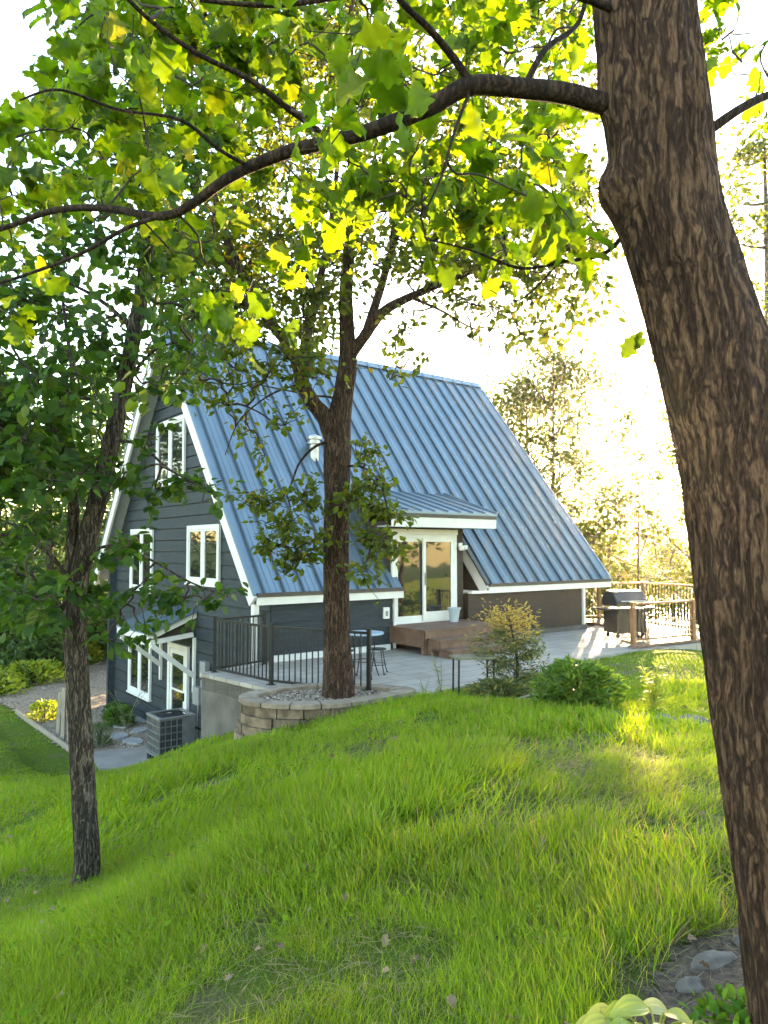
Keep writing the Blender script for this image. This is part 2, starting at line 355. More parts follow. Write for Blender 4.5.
def tps_fit(P):
    n = len(P); d = np.linalg.norm(P[:,None,:2]-P[None,:,:2],axis=2); K = np.where(d>0, d*d*np.log(d+1e-12), 0)+np.eye(n)*.02
    A = np.zeros((n+3,n+3)); A[:n,:n] = K; A[:n,n] = 1; A[:n,n+1:] = P[:,:2]; A[n,:n] = 1; A[n+1:,:n] = P[:,:2].T
    return np.linalg.solve(A, np.concatenate([P[:,2],[0,0,0]]))
TW = tps_fit(CTRL)
def sstep(a, b, x): t = np.clip((x-a)/(b-a),0,1); return t*t*(3-2*t)
def height(x, y):
    x = np.asarray(x,float); y = np.asarray(y,float); sh = x.shape; x = x.ravel(); y = y.ravel()
    n = len(CTRL); d = np.sqrt((x[:,None]-CTRL[None,:,0])**2+(y[:,None]-CTRL[None,:,1])**2)
    z = (np.where(d>0, d*d*np.log(d+1e-12),0)@TW[:n])+TW[n]+TW[n+1]*x+TW[n+2]*y
    z += .03*np.sin(x*1.7+.6*y)*np.cos(y*1.3-.4*x)
    # flat apron in front of the lower storey
    du = (x-HO.x)*HU.x+(y-HO.y)*HU.y; dv = (x-HO.x)*HV.x+(y-HO.y)*HV.y
    # far terrain: down to the lake on the right, level woods on the left, far shore hills
    side = sstep(-14, 2, x-.15*y)
    far = (-2.2)*(1-side)+side*(-9.5)
    far = far+side*sstep(270,330,y)*(22+6*np.sin(x*.012+.5)+3*np.sin(x*.037))+(1-side)*sstep(80,260,y)*10
    far = np.where(y<0, -.4-.02*np.abs(x), far)
    r = np.maximum(np.maximum(np.abs(x)-15, y-30), -y-1)
    w = sstep(0, 12, r)
    z = np.clip(z, -7, 3)*(1-w)+far*w
    return z.reshape(sh)
def axis(lo, hi, step, far, gr=1.22):
    a = list(np.arange(lo,hi+1e-6,step)); s = step
    while a[-1] < far: s *= gr; a.append(a[-1]+s)
    s = step
    while a[0] > -far: s *= gr; a.insert(0,a[0]-s)
    return np.array(a)
gx = axis(-13,11,.25,900); gy = axis(-3,27,.25,900)
X, Y = np.meshgrid(gx,gy); Z = height(X,Y)
HIDE = np.zeros(X.shape,bool)
# under the house, the patio and the planter the soil lies lower than the paving
du = (X-HO.x)*HU.x+(Y-HO.y)*HU.y; dv = (X-HO.x)*HV.x+(Y-HO.y)*HV.y
under = (du>-.85)&(du<11.2)&(dv>-.6)&(dv<10.2)
low = (du<.7)&(du>-3)&(dv>.9)&(dv<11)
nx, ny = len(gx), len(gy)
def inpoly(x, y, poly):
    x = np.asarray(x); y = np.asarray(y); c = np.zeros(x.shape,bool); n = len(poly)
    for i in range(n):
        x0,y0 = poly[i][:2]; x1,y1 = poly[i-1][:2]
        m = ((y0>y)!=(y1>y))&(x<(x1-x0)*(y-y0)/(y1-y0+1e-12)+x0); c ^= m
    return c
hc = lambda u,v: tuple(H(u,v))[:2]
PATIO = [(-3.42,13.72),(-2.0,12.3),(-1.2,11.5),(.45,11.45),(.9,12.05),(2.95,13.8),(4.75,16.0),(5.75,16.75),(7.9,18.0),(8.2,20.4),(6.9,22.6),hc(11.3,.35),hc(.45,.35)]
PLANTER = [(-2.02,11.25),(-2.1,10.9),(-1.92,10.58),(-1.5,10.37),(-1.0,10.36),(-.5,10.52),(-.1,10.82),(.2,11.1),(.45,11.45),(.1,11.75),(-.7,11.95),(-1.5,11.8)]
deep = inpoly(X,Y,PATIO)|inpoly(X,Y,PLANTER)
Z = np.where(deep, np.minimum(Z,-.25), Z)
inside = (du>.6)&(du<10.5)&(dv>.4)&(dv<10)
Z = np.where(inside, np.minimum(Z,-2.7), Z)
lowpad = (du<.9)&(du>-3.2)&(dv>1.2)&(dv<11)&~deep
Z = np.where(lowpad, np.minimum(Z,-2.575), Z)
V = np.stack([X.ravel(),Y.ravel(),Z.ravel()],1)
I = (np.arange(ny-1)[:,None]*nx+np.arange(nx-1)[None,:]).ravel()
me = bpy.data.meshes.new('ground'); me.from_pydata(V.tolist(), [], np.stack([I,I+1,I+1+nx,I+nx],1).tolist()); me.update()
tag(link('ground', me, M['ground'], smooth=True), kind='structure')
def gz(x, y):
    "height of the ground mesh (bilinear)"
    i = int(np.clip(np.searchsorted(gx,x)-1,0,nx-2)); j = int(np.clip(np.searchsorted(gy,y)-1,0,ny-2))
    a = (x-gx[i])/(gx[i+1]-gx[i]); b = (y-gy[j])/(gy[j+1]-gy[j])
    return float((Z[j,i]*(1-a)+Z[j,i+1]*a)*(1-b)+(Z[j+1,i]*(1-a)+Z[j+1,i+1]*a)*b)
def gzv(x, y):
    i = np.clip(np.searchsorted(gx,x)-1,0,nx-2); j = np.clip(np.searchsorted(gy,y)-1,0,ny-2)
    a = (x-gx[i])/(gx[i+1]-gx[i]); b = (y-gy[j])/(gy[j+1]-gy[j])
    return (Z[j,i]*(1-a)+Z[j,i+1]*a)*(1-b)+(Z[j+1,i]*(1-a)+Z[j+1,i+1]*a)*b
def og(x, y, dz=0): return Vector((x,y,gz(x,y)+dz))

mb = MB(); mb.add([(-700,33,-7),(700,33,-7),(700,420,-7),(-700,420,-7)],[(0,1,2,3)])
tag(mb.build('lake', M['water']), kind='structure')
mb = MB(); mb.prism([(x,y,-.3) for x,y in PATIO],(0,0,.3))
tag(mb.build('patio', M['slab']), kind='structure')
def drape(name, poly, m, dz, step=.3, kind='structure'):
    xs = [p[0] for p in poly]; ys = [p[1] for p in poly]
    mb = MB(); x = np.arange(min(xs),max(xs),step); y = np.arange(min(ys),max(ys),step)
    XX,YY = np.meshgrid(x,y); ok = inpoly(XX+step/2,YY+step/2,poly); idx = {}
    def vid(i,j):
        if (i,j) not in idx: idx[(i,j)] = len(mb.v); mb.v.append((x[0]+i*step,y[0]+j*step,gz(x[0]+i*step,y[0]+j*step)+dz))
        return idx[(i,j)]
    for j in range(ok.shape[0]):
        for i in range(ok.shape[1]):
            if ok[j,i]: mb.f.append((vid(i,j),vid(i+1,j),vid(i+1,j+1),vid(i,j+1)))
    return tag(mb.build(name,m,smooth=True), kind=kind)
GRAVEL = [(-7.6,17.75),(-11.6,22.6),(-12.9,23.8),(-12.9,26.5),(-12.4,30),(-11.4,33),(-6,33),(-7.6,22.9),(-2.7,15.6),(-3.6,14.2),(-5,16.9)]
drape('gravel_path', GRAVEL, M['gravel'], .03, .25)
PAD = [(-7.0,17.5),(-6.3,16.3),(-5.2,16.1),(-4.3,15.3),(-3.2,14.1),(-2.7,15.5),(-4.2,17.55),(-4.8,18.55)]
mb = MB(); mb.prism([(x,y,-2.72) for x,y in PAD],(0,0,.21)); tag(mb.build('concrete_path', M['pathslab']), kind='structure')

# ------------------------------------------------------------------ house
W2, ZE, ZR, L = 5.558, 1.412, 8.342, 11.95
K = (ZR-ZE)/W2; SL = math.hypot(W2, ZR-ZE); ca, sa = W2/SL, (ZR-ZE)/SL
house = empty('a_frame_house', HO, TH, 'tall A-frame house with blue metal roof, white trim and dark grey siding', 'house')
def roofpt(u, v, n=0): return Vector((u, v-sa*n, ZE+K*v+ca*n))
def roofpt2(u, v, n=0): return Vector((u, 2*W2-v+sa*n, ZE+K*v+ca*n))
def slab(mb, u0, u1, v0, v1, n0, n1, rp=roofpt):
    q = [rp(u,v,n) for n in (n0,n1) for (u,v) in ((u0,v0),(u1,v0),(u1,v1),(u0,v1))]
    return mb.add(q, [(0,3,2,1),(4,5,6,7),(0,1,5,4),(1,2,6,5),(2,3,7,6),(3,0,4,7)])
UL, UR = 3.84, 6.65
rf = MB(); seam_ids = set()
slab(rf, 0, UL, 0, 1.95, -.06, 0); slab(rf, UR, L, 0, 1.95, -.06, 0); slab(rf, 0, L, 1.952, W2, -.06, 0)
u = .22
while u < L:
    v0 = 1.95 if UL-.02 < u < UR+.02 else -.02
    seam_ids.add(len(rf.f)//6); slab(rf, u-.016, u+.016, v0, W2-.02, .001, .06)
    for du_ in (.16,.31):
        if u+du_ < L-.05:
            v1 = 1.95 if UL-.02 < u+du_ < UR+.02 else -.01
            slab(rf, u+du_-.012, u+du_+.012, v1, W2-.02, .001, .008)
    u += .47
ro = rf.build('roof', M['roof'], house); ro.data.materials.append(M['seam_shade'])
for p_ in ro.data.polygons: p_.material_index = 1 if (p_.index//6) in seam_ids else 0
rf2 = MB(); slab(rf2, 0, L, 0, W2, -.06, 0, roofpt2); rf2.build('roof', M['roof'], house)
mb = MB(); mb.prism([(-.03,W2-.16,ZR-.12),(-.03,W2,ZR+.08),(-.03,W2+.16,ZR-.12),(-.03,W2,ZR+.055)],(L+.06,0,0)); mb.build('ridge_cap', M['roof'], ro)
for s_, rp in ((0,roofpt),(1,roofpt2)):     # soffit boards under the overhang
    mb = MB()
    if s_: slab(mb, .06, L-.06, .02, W2-.05, -.16, -.065, rp)
    else: slab(mb, .06, UL-.05, .02, 2.2, -.16, -.065, rp); slab(mb, UR+.05, L-.06, .02, 2.2, -.16, -.065, rp); slab(mb, .06, L-.06, 2.202, W2-.05, -.16, -.065, rp)
    mb.build('soffit', M['soffit'], house)
def barge(u0, u1, v0, v1, rp, n0=-.30, n1=-.01):
    mb = MB(); slab(mb, u0, u1, v0, v1, n0, n1, rp); return mb.build('barge_board', M['white'], house)
barge(-.03, .035, -.05, W2-.02, roofpt); barge(-.03, .035, -.05, W2-.02, roofpt2)
barge(L-.035, L+.03, -.05, W2-.02, roofpt); barge(L-.035, L+.03, -.05, W2-.02, roofpt2)
mb = MB()
for rp in (roofpt, roofpt2): 
    for a_, b_ in ((-.055,.02),(L-.02,L+.055)): mb = MB(); slab(mb, a_, b_, -.02, W2+.02, -.005, .03, rp); mb.build('rake_flashing', M['roof'], house)
mb = MB(); slab(mb, UR-.03, UR+.035, -.05, 1.9, -.30, -.012); mb.build('barge_board', M['white'], house)
mb = MB(); slab(mb, UR-.05, UR+.02, -.02, 1.95, -.01, .03); mb.build('drip_edge', M['dark_trim'], house)
for a, b in ((.04,UL),(UR+.04,L-.04)):
    mb = MB(); mb.box(a, b, -.045, 0, 1.185, 1.345); mb.build('fascia', M['white'], house)
    mb = MB(); mb.box(a, b, -.075, .0, 1.35, 1.432); mb.build('drip_edge', M['dark_trim'], house)
mb = MB(); mb.box(.04, L-.04, 2*W2, 2*W2+.045, 1.185, 1.37); mb.build('fascia', M['white'], house)

# walls: lapped boards cut to the gable outline
def clip(poly, z0, z1):
    def half(p, z, s):
        o = []
        for i in range(len(p)):
            a, b = p[i-1], p[i]; da, db = s*(a[1]-z), s*(b[1]-z)
            if (da >= 0) != (db >= 0): t = da/(da-db); o.append((a[0]+(b[0]-a[0])*t, z))
            if db >= 0: o.append(b)
        return o
    return half(half(poly, z0, 1), z1, -1) if poly else []
def gable(u, out, poly, m, name, bh=.305, depth=.2, top=.012):
    mb = MB(); zs = [p[1] for p in poly]; z = min(zs)
    while z < max(zs):
        p = clip(poly, z, min(z+bh-.026, max(zs)))
        if len(p) > 2:
            n = len(p); z1 = min(z+bh, max(zs))
            fr = [(u+out*(.022-.016*(q[1]-z)/bh), q[0], q[1]) for q in p]; bk = [(u-out*depth, q[0], q[1]) for q in p]
            fs = [tuple(range(n)), tuple(range(2*n-1,n-1,-1))]+[((i+1)%n, i, n+i, n+(i+1)%n) for i in range(n)]
            mb.add(fr+bk, fs)
        z += bh
    mb.prism([(u-out*depth*.9, q[0]*.998+.005, q[1]) for q in poly], (out*depth*.78,0,0))
    return mb.build(name, m, house)
in_ = .2
zr = lambda v: ZE+K*(v if v < W2 else 2*W2-v)-in_
FV = 10.28
gp_ = [(.1,-2.62),(FV,-2.62),(FV,zr(FV)),(W2,zr(W2)),(.1,zr(.1)+.02)]
gable(.42, -1, gp_, M['siding'], 'gable_wall')
gable(10.66, 1, gp_, M['brown_siding'], 'gable_wall')
def longwall(v, out, u0, u1, z0, z1, m, name, bh=.26):
    mb = MB(); z = z0
    while z < z1-.01:
        zt = min(z+bh-.01, z1)
        mb.add([(u0,v+out*.02,z),(u1,v+out*.02,z),(u1,v+out*.004,zt),(u0,v+out*.004,zt),(u0,v-out*.15,z),(u1,v-out*.15,z),(u1,v-out*.15,zt),(u0,v-out*.15,zt)],
               [(0,1,2,3),(4,7,6,5),(0,4,5,1),(1,5,6,2),(2,6,7,3),(3,7,4,0)]); z += bh
    mb.box(u0,u1,v,v-out*.14,z0,z1); return mb.build(name, m, house)
longwall(.1, -1, .425, 3.62, .02, 1.36, M['siding'], 'knee_wall')
longwall(.1, -1, 6.06, 10.64, .02, 1.22, M['brown_siding'], 'knee_wall')
mb = MB(); mb.box(.2, 10.7, FV-.15, FV, -2.62, 2.2); mb.build('knee_wall', M['siding'], house)
mb = MB(); mb.box(.43, 3.5, .015, .075, 0, .13); mb.build('wall_base_strip', M['white'], house)
mb = MB(); mb.box(6.0, 10.75, -.03, .075, 0, .13); mb.build('wall_base_strip', M['concrete'], house)
mb = MB(); mb.box(-.02, .10, .0, .12, .0, 1.2); mb.build('corner_post', M['white'], house)
mb = MB(); mb.box(10.66, 10.74, .03, .12, .13, 1.2); mb.build('corner_trim', M['white'], house)
mb = MB(); mb.box(.36, .46, FV-.02, FV+.05, -2.6, 2.2); mb.build('corner_trim', M['white'], house)
# dormer over the patio door
DV = .25
mb = MB(); mb.box(3.66, 6.05, DV+.03, DV+.3, .02, 2.98)
for i in range(11): mb.box(3.68, 6.05, DV+.01, DV+.06, .05+i*.26, .05+i*.26+.245)
mb.box(5.9, 6.05, DV+.3, 2.1, 1.2, 3.0); mb.box(3.66, 3.8, DV+.3, 2.1, 1.2, 3.0)
mb.build('dormer_wall', M['brown_siding'], house)
mb = MB(); mb.prism([(6.72,.12,1.24),(6.72,1.9,1.24),(6.72,1.9,3.5),(6.72,.12,1.40)],(.1,0,0)); mb.build('eave_end_panel', M['brown_siding'], house)
mb = MB(); mb.box(6.06, UR+.03, -.045, .02, 1.19, 1.26); mb.box(6.06, 6.7, .02, 1.0, 1.19, 1.235); mb.build('eave_ledge', M['white'], house)
mb = MB(); mb.box(3.62, 3.665, .02, DV+.02, .02, 1.3); mb.build('corner_trim', M['white'], house)
dr = MB()
def dorm(u0, u1, v0, v1, n0, n1, ub=0):
    zf = lambda v: 3.21+(v+.35)*.2826
    q = [(u+(ub if i in (2,) else 0), v, zf(v)+n) for n in (n0,n1) for i,(u,v) in enumerate(((u0,v0),(u1,v0),(u1,v1),(u0,v1)))]
    dr.add(q, [(0,3,2,1),(4,5,6,7),(0,1,5,4),(1,2,6,5),(2,3,7,6),(3,0,4,7)])
dorm(3.26, 6.67, -.36, 1.99, -.05, 0, .3)
u = 3.3
while u < 6.7: dorm(u-.014, u+.014, -.36, 1.95, .001, .045); u += .42
q_ = [(6.65,-.36,3.21),(6.69,-.36,3.21),(7.0,1.99,3.873),(6.95,1.99,3.873)]
dr.add([(a,b,c) for a,b,c in q_]+[(a,b,c+.05) for a,b,c in q_], [(0,3,2,1),(4,5,6,7),(0,1,5,4),(1,2,6,5),(2,3,7,6),(3,0,4,7)])
dro = dr.build('dormer_roof', M['roof'], house)
mb = MB(); mb.box(3.28, 6.66, -.33, -.29, 2.84, 3.07); mb.build('fascia', M['white'], dro)
mb = MB(); mb.box(3.28, 6.66, -.35, -.29, 3.075, 3.155); mb.build('drip_edge', M['dark_trim'], dro)
mb = MB(); mb.box(6.62, 6.66, -.288, .8, 2.86, 3.1); mb.box(3.28, 6.6, -.288, DV, 2.84, 2.87); mb.build('soffit', M['soffit'], dro)
# patio door
pd_ = empty('patio_door', (0,0,0)); pd_.parent = house
u0, u1, z0, z1 = 3.72, 5.66, .58, 2.68
mb = MB(); f_ = DV-.05
mb.box(u0-.02,u0+.10,f_,DV+.02,z0,z1); mb.box(u1-.04,u1+.12,f_,DV+.02,z0,z1+.02); mb.box(u0+.1,u1-.04,f_,DV+.02,z1-.10,z1); mb.box(u0-.05,u1+.14,f_-.02,DV+.02,z1+.001,z1+.13); mb.box(u0-.02,u1+.05,f_-.03,DV+.02,z0-.1,z0-.001)
mb.build('door_frame', M['white'], pd_, bevel=.006)
def sash(a, b, z0, z1, v, name, bott=.12, st=.075):
    mb = MB(); mb.box(a,a+st,v-.03,v+.02,z0,z1); mb.box(b-st,b,v-.03,v+.02,z0,z1); mb.box(a+st,b-st,v-.03,v+.02,z1-.08,z1); mb.box(a+st,b-st,v-.03,v+.02,z0,z0+bott)
    o = mb.build(name, M['white'], pd_)
    g = MB(); g.box(a+st,b-st,v-.012,v+.008,z0+bott,z1-.08); g.build('pane', M['glass'], o)
    return o
sash(u0+.10, 4.72, z0, z1-.1, DV-.005, 'door_panel', .14, .06)
sd = sash(4.62, u1-.04, z0, z1-.1, DV-.065, 'door_panel', .22, .085)
mb = MB(); mb.box(4.66,4.69,DV-.125,DV-.096,1.45,1.75); mb.build('handle', M['grey_metal'], sd)
mb = MB(); mb.box(5.86,5.98,DV-.05,DV+.01,2.36,2.48); mb.lathe([(.03,0),(.07,.02),(.075,.12)],(5.87,DV-.12,2.28),12); mb.lathe([(.03,0),(.07,.02),(.075,.12)],(5.99,DV-.12,2.3),12); mb.build('flood_light', M['white'], house)
mb = MB(); mb.box(3.32,3.48,.03,.08,.72,.98); mb.build('outlet_box', M['white'], house)
mb = MB(); mb.box(3.37,3.43,.012,.03,.78,.90); mb.build('outlet_cover', M['grey_metal'], house)
# gable windows
def window(v0, v1, z0, z1, u=.4, mull=True, cas=.11, sill=True):
    a = u-.065
    mb = MB(); mb.box(a,u,v0,v0+cas,z0,z1); mb.box(a,u,v1-cas,v1,z0,z1); mb.box(a,u,v0+cas,v1-cas,z1-cas,z1); mb.box(a,u,v0+cas,v1-cas,z0,z0+cas)
    c = (v0+v1)/2
    if mull: mb.box(a+.008,u,c-.07,c+.07,z0+cas,z1-cas)
    o = mb.build('window', M['white'], house, bevel=.006)
    s = MB()
    for p,q in (((v0+cas,c-.07),(c+.07,v1-cas)) if mull else ((v0+cas,v1-cas),)):
        t = .045; zz0, zz1 = z0+cas, z1-cas
        s.box(a+.02,u,p,p+t,zz0,zz1); s.box(a+.02,u,q-t,q,zz0,zz1); s.box(a+.02,u,p+t,q-t,zz1-t,zz1); s.box(a+.02,u,p+t,q-t,zz0,zz0+t)
        g = MB(); g.box(a+.04,u-.005,p+t,q-t,zz0+t,zz1-t); g.build('pane', M['glass'], o)
    s.build('sash', M['white'], o)
    if sill: k = MB(); k.box(a-.03,u,v0-.03,v1+.03,z0-.045,z0-.002); k.build('sill', M['white'], o)
window(2.47, 4.37, 1.476, 2.91); window(6.857, 8.69, 1.12, 2.91); window(4.63, 6.66, 4.07, 5.82); window(6.857, 8.69, -1.87, -.25)
# lower entry door with its little canopy
ed = empty('entry_door', (0,0,0)); ed.parent = house
mb = MB(); a = .33
mb.box(a,.4,4.22,4.36,-2.52,-.12); mb.box(a,.4,5.40,5.54,-2.52,-.12); mb.box(a,.4,4.36,5.40,-.24,-.12); mb.build('door_frame', M['white'], ed)
mb = MB(); mb.box(.35,.4,4.37,4.5,-2.5,-.25); mb.box(.35,.4,5.27,5.39,-2.5,-.25); mb.box(.35,.4,4.5,5.27,-.38,-.25); mb.box(.35,.4,4.5,5.27,-2.5,-2.28); mb.box(.35,.4,4.5,5.27,-1.32,-1.27); dl = mb.build('door_panel', M['white'], ed)
for z0,z1 in ((-2.28,-1.32),(-1.27,-.38)):
    g = MB(); g.box(.37,.4,4.5,5.27,z0,z1); g.build('pane', M['glass'], dl)
mb = MB(); mb.box(.31,.35,4.41,4.45,-1.5,-1.3); mb.build('handle', M['black_metal'], dl)
cn = empty('door_canopy', (0,0,0)); cn.parent = house
v0, v1, uo = 3.83, 6.15, -.75
zc = lambda u: .78-(.4-u)*.42
mb = MB()
mb.prism([(.4,v0-.06,zc(.4)),(uo-.05,v0-.06,zc(uo-.05)),(uo-.05,v0-.06,zc(uo-.05)+.04),(.4,v0-.06,zc(.4)+.04)],(0,v1-v0+.12,0))
v = v0
while v < v1+.05: mb.prism([(.4,v-.015,zc(.4)+.04),(uo-.05,v-.015,zc(uo-.05)+.04),(uo-.05,v-.015,zc(uo-.05)+.075),(.4,v-.015,zc(.4)+.075)],(0,.03,0)); v += .2
mb.build('canopy_roof', M['roof'], cn)
for v in (v0, v1-.08):
    mb = MB(); mb.prism([(.4,v,zc(.4)-.005),(uo-.05,v,zc(uo)-.005),(uo-.05,v,zc(uo)-.15),(.4,v,zc(.4)-.15)],(0,.08,0)); mb.build('rafter', M['white'], cn)
    mb = MB(); mb.beam((uo+.02,v+.04,.10),(.33,v+.04,.22),.075,.11); mb.box(.335,.399,v,v+.08,-1.2,.14); mb.build('bracket', M['white'], cn)
    mb = MB(); mb.beam((uo+.05,v+.04,.03),(.34,v+.04,-.78),.074,.11); mb.build('brace', M['white'], cn)
mb = MB(); mb.box(uo-.06,uo-.02,v0+.081,v1-.081,zc(uo)-.16,zc(uo)-.01); mb.build('fascia', M['white'], cn)
mb = MB(); mb.prism([(.36,v0+.09,.3),(uo+.1,v0+.09,.16),(.36,v0+.09,.62)],(0,.02,0)); mb.build('end_panel', M['brown_siding'], cn)
# meter boxes
for nm,(a,b,c,d,e) in {'disconnect_box':(.27,3.0,3.32,-.75,-.35),'meter_box':(.25,3.32,3.68,-1.42,-1.0),'cable_box':(.3,3.1,3.32,-.98,-.80)}.items():
    mb = MB(); mb.box(a,.4,b,c,d,e); mb.build(nm, M['plasticgrey'], house, bevel=.01)
mb = MB()
for v in (3.1,3.28,3.5): mb.tube([(.33,v,-2.55),(.33,v,-1.4 if v > 3.3 else -.9)],.022,8)
mb.build('conduit', M['plasticgrey'], house)
mb = MB(); mb.tube([(.3,3.0,-2.5),(.2,2.9,-1.9),(-.1,2.95,-1.75),(-.2,3.0,-2.0)],.03,8); mb.tube([(.3,3.4,-2.5),(.1,3.5,-2.0),(-.2,3.4,-1.95),(-.28,3.3,-2.0)],.022,8); mb.build('refrigerant_line', M['black_metal'], house)
# pipes through the roof
p = roofpt(3.05,2.66); mb = MB(); mb.lathe([(.13,-.35),(.13,.30),(.19,.31),(.19,.36),(.15,.37),(.15,.42),(.2,.43),(.2,.5),(.06,.56)],tuple(p),18); mb.build('flue_pipe', M['galv'], ro)
p = roofpt(.70,1.47); mb = MB(); mb.lathe([(.12,-.15),(.06,.02),(.045,.03),(.045,.38)],tuple(p),12); mb.build('vent_pipe', M['black_metal'], ro)

# ------------------------------------------------------------------ concrete wall, patio steps, rails
CW = [(-2.45,14.85),(-3.42,13.72),(-2.0,12.3),(-1.2,11.55)]
def thickpoly(pts, t):
    p = [Vector((*q,0)) for q in pts]; ins = []
    for i in range(len(p)):
        a = (p[i]-p[i-1]).normalized() if i else (p[1]-p[0]).normalized(); b = (p[i+1]-p[i]).normalized() if i < len(p)-1 else a
        n = (Vector((-a.y,a.x,0))+Vector((-b.y,b.x,0))).normalized(); ins.append(p[i]+n*t)
    return p, ins
out_, ins_ = thickpoly(CW, .22)
mb = MB()
for i in range(len(CW)-1):
    q = [out_[i],out_[i+1],ins_[i+1],ins_[i]]; mb.prism([(v.x,v.y,-2.8) for v in q],(0,0,2.735))
rw = mb.build('retaining_wall', M['concrete']); tag(rw,'smooth grey concrete retaining wall below the black railing','retaining wall')
mb = MB(); o2, i2 = thickpoly(CW, .3); o3,_ = thickpoly(CW,-.03)
o3 = thickpoly(CW,-.03)[1]
for i in range(len(CW)-1): mb.prism([(v.x,v.y,-.062) for v in (o3[i],o3[i+1],i2[i+1],i2[i])],(0,0,.070))
mb.build('coping', M['slab'], rw)

steps = empty('wooden_steps', HO, TH, 'reddish brown wooden landing and steps below the glass patio door', 'steps')
mb = MB()
for i in range(9): mb.box(3.5,5.97,.20-(i+1)*.155,.20-i*.155-.008,.515,.55)
mb.build('landing', M['deckwood'], steps)
mb = MB(); mb.box(3.55,5.92,-1.17,-1.13,.36,.512); mb.box(3.53,3.57,-1.12,.18,.16,.512); mb.box(5.90,5.94,-1.12,.18,.16,.512); mb.build('apron', M['deckwood'], steps)
for k,(z,v) in enumerate(((.36,-1.20),(.18,-1.56))):
    mb = MB(); mb.box(3.62,5.95,v-.36,v-.185,z-.035,z); mb.box(3.62,5.95,v-.178,v+.02,z-.035,z); mb.build('tread', M['deckwood'], steps)
    mb = MB(); mb.box(3.66,5.91,v-.335,v-.30,z-.178,z-.036); mb.box(3.64,3.69,v-.30,v+.3,.0,z-.037); mb.build('riser', M['deckwood'], steps)
for u in (3.58,5.9):
    mb = MB(); mb.box(u-.045,u+.045,-1.12,-1.03,0,.50); mb.build('leg', M['deckwood'], steps)

bk = empty('bucket', H(5.32,-.18,.55), 0, 'grey plastic bucket on the wooden landing beside the patio door', 'bucket')
mb = MB(); mb.lathe([(.10,0),(.145,.30),(.165,.30),(.17,.345),(.15,.345),(.145,.3),(.10,.03)],(0,0,.001),24); mb.build('body', M['bucket'], bk, smooth=False)
mb = MB(); mb.tube([(.165*math.cos(a),.165*math.sin(a),.33-.10*abs(math.sin(a))) for a in np.linspace(0,math.pi,14)],.006,6); mb.build('handle', M['grey_metal'], bk)

def railing(name, pts, zs, hgt, label, mp, post=.06, bal=.018, gap=.115, railw=.045, railh=.04, bot=.09, base=True, group=None, wood=False, posth=.03):
    root = empty(name, (pts[0][0],pts[0][1],zs[0]), 0, label, 'railing', group); o0 = root.location
    P = [Vector((x,y,z))-o0 for (x,y),z in zip(pts,zs)]
    def pm(w,h):
        b = MB(); b.box(-w/2,w/2,-w/2,w/2,0,h)
        if base: b.box(-w,w,-w,w,.0,.012)
        b.box(-w/2-.006,w/2+.006,-w/2-.006,w/2+.006,h,h+.02); return b.mesh('post')
    me = pm(post,hgt+posth); me.materials.append(mp)
    bme = MB().box(-bal/2,bal/2,-bal/2,bal/2,0,hgt-bot-railh).mesh('baluster'); bme.materials.append(M['black_metal'])
    for i,p in enumerate(P):
        o = bpy.data.objects.new('post', me); col.objects.link(o); o.parent = root; o.location = p
        d = (P[min(i+1,len(P)-1)]-P[max(i-1,0)]); o.rotation_euler.z = math.atan2(d.y,d.x)
    for i in range(len(P)-1):
        a, b = P[i], P[i+1]; d = (b-a).normalized(); q0, q1 = a+d*post/2, b-d*post/2
        mb = MB(); mb.beam(q0+Vector((0,0,hgt-railh/2)), q1+Vector((0,0,hgt-railh/2)), railw, railh); mb.build('top_rail', mp, root)
        mb = MB(); mb.beam(q0+Vector((0,0,bot-railh/2)), q1+Vector((0,0,bot-railh/2)), railw*.8, railh); mb.build('bottom_rail', mp, root)
        n = max(2,int((q1-q0).length/gap)); ang = math.atan2(d.y,d.x)
        for k in range(1,n):
            o = bpy.data.objects.new('baluster', bme); col.objects.link(o); o.parent = root; o.location = q0+(q1-q0)*(k/n)+Vector((0,0,bot)); o.rotation_euler.z = ang
    return root
railing('metal_railing', [(-2.42,14.72),(-3.2,13.80),(-1.93,12.52),(-.24,11.62)], [.008,.008,.008,.008], 1.0, 'black metal railing with thin balusters along the patio edge', M['black_metal'])
# wooden deck beyond the patio and its rails
deck = empty('wooden_deck', (6.4,19.5,0), 0, 'low brown wooden deck beyond the patio where the grill railing stands', 'deck')
DK = [(5.78,17.0),(7.75,18.15),(8.6,18.6),(9.5,21.3),(8.4,23.6),(6.2,23.4),(6.0,22.9),(7.1,21.0),(6.6,18.6)]
mb = MB(); mb.prism([(x-6.4,y-19.5,.012) for x,y in DK],(0,0,.06)); mb.build('deck_floor', M['deckwood'], deck)
mb = MB()
for i in range(1,6):
    a, b = DK[i-1], DK[i]; mb.beam((a[0]-6.4,a[1]-19.5,-.25),(b[0]-6.4,b[1]-19.5,-.25),.04,.5)
mb.build('skirt', M['cedar'], deck)
def woodrail(label, pts, hgt, z=.074, gap=.12):
    return railing('wooden_railing', pts, [z]*len(pts), hgt, label, M['cedar'], post=.10, bal=.018, gap=gap, railw=.13, railh=.045, bot=.14, base=False, group=None, posth=0)
woodrail('short cedar railing in front of the black grill', [(5.85,17.12),(7.72,18.22)], .98)
woodrail('long cedar railing at the far edge of the deck facing the lake', [(6.15,22.9),(6.9,23.35),(8.35,23.45),(9.4,21.3)], 1.18)

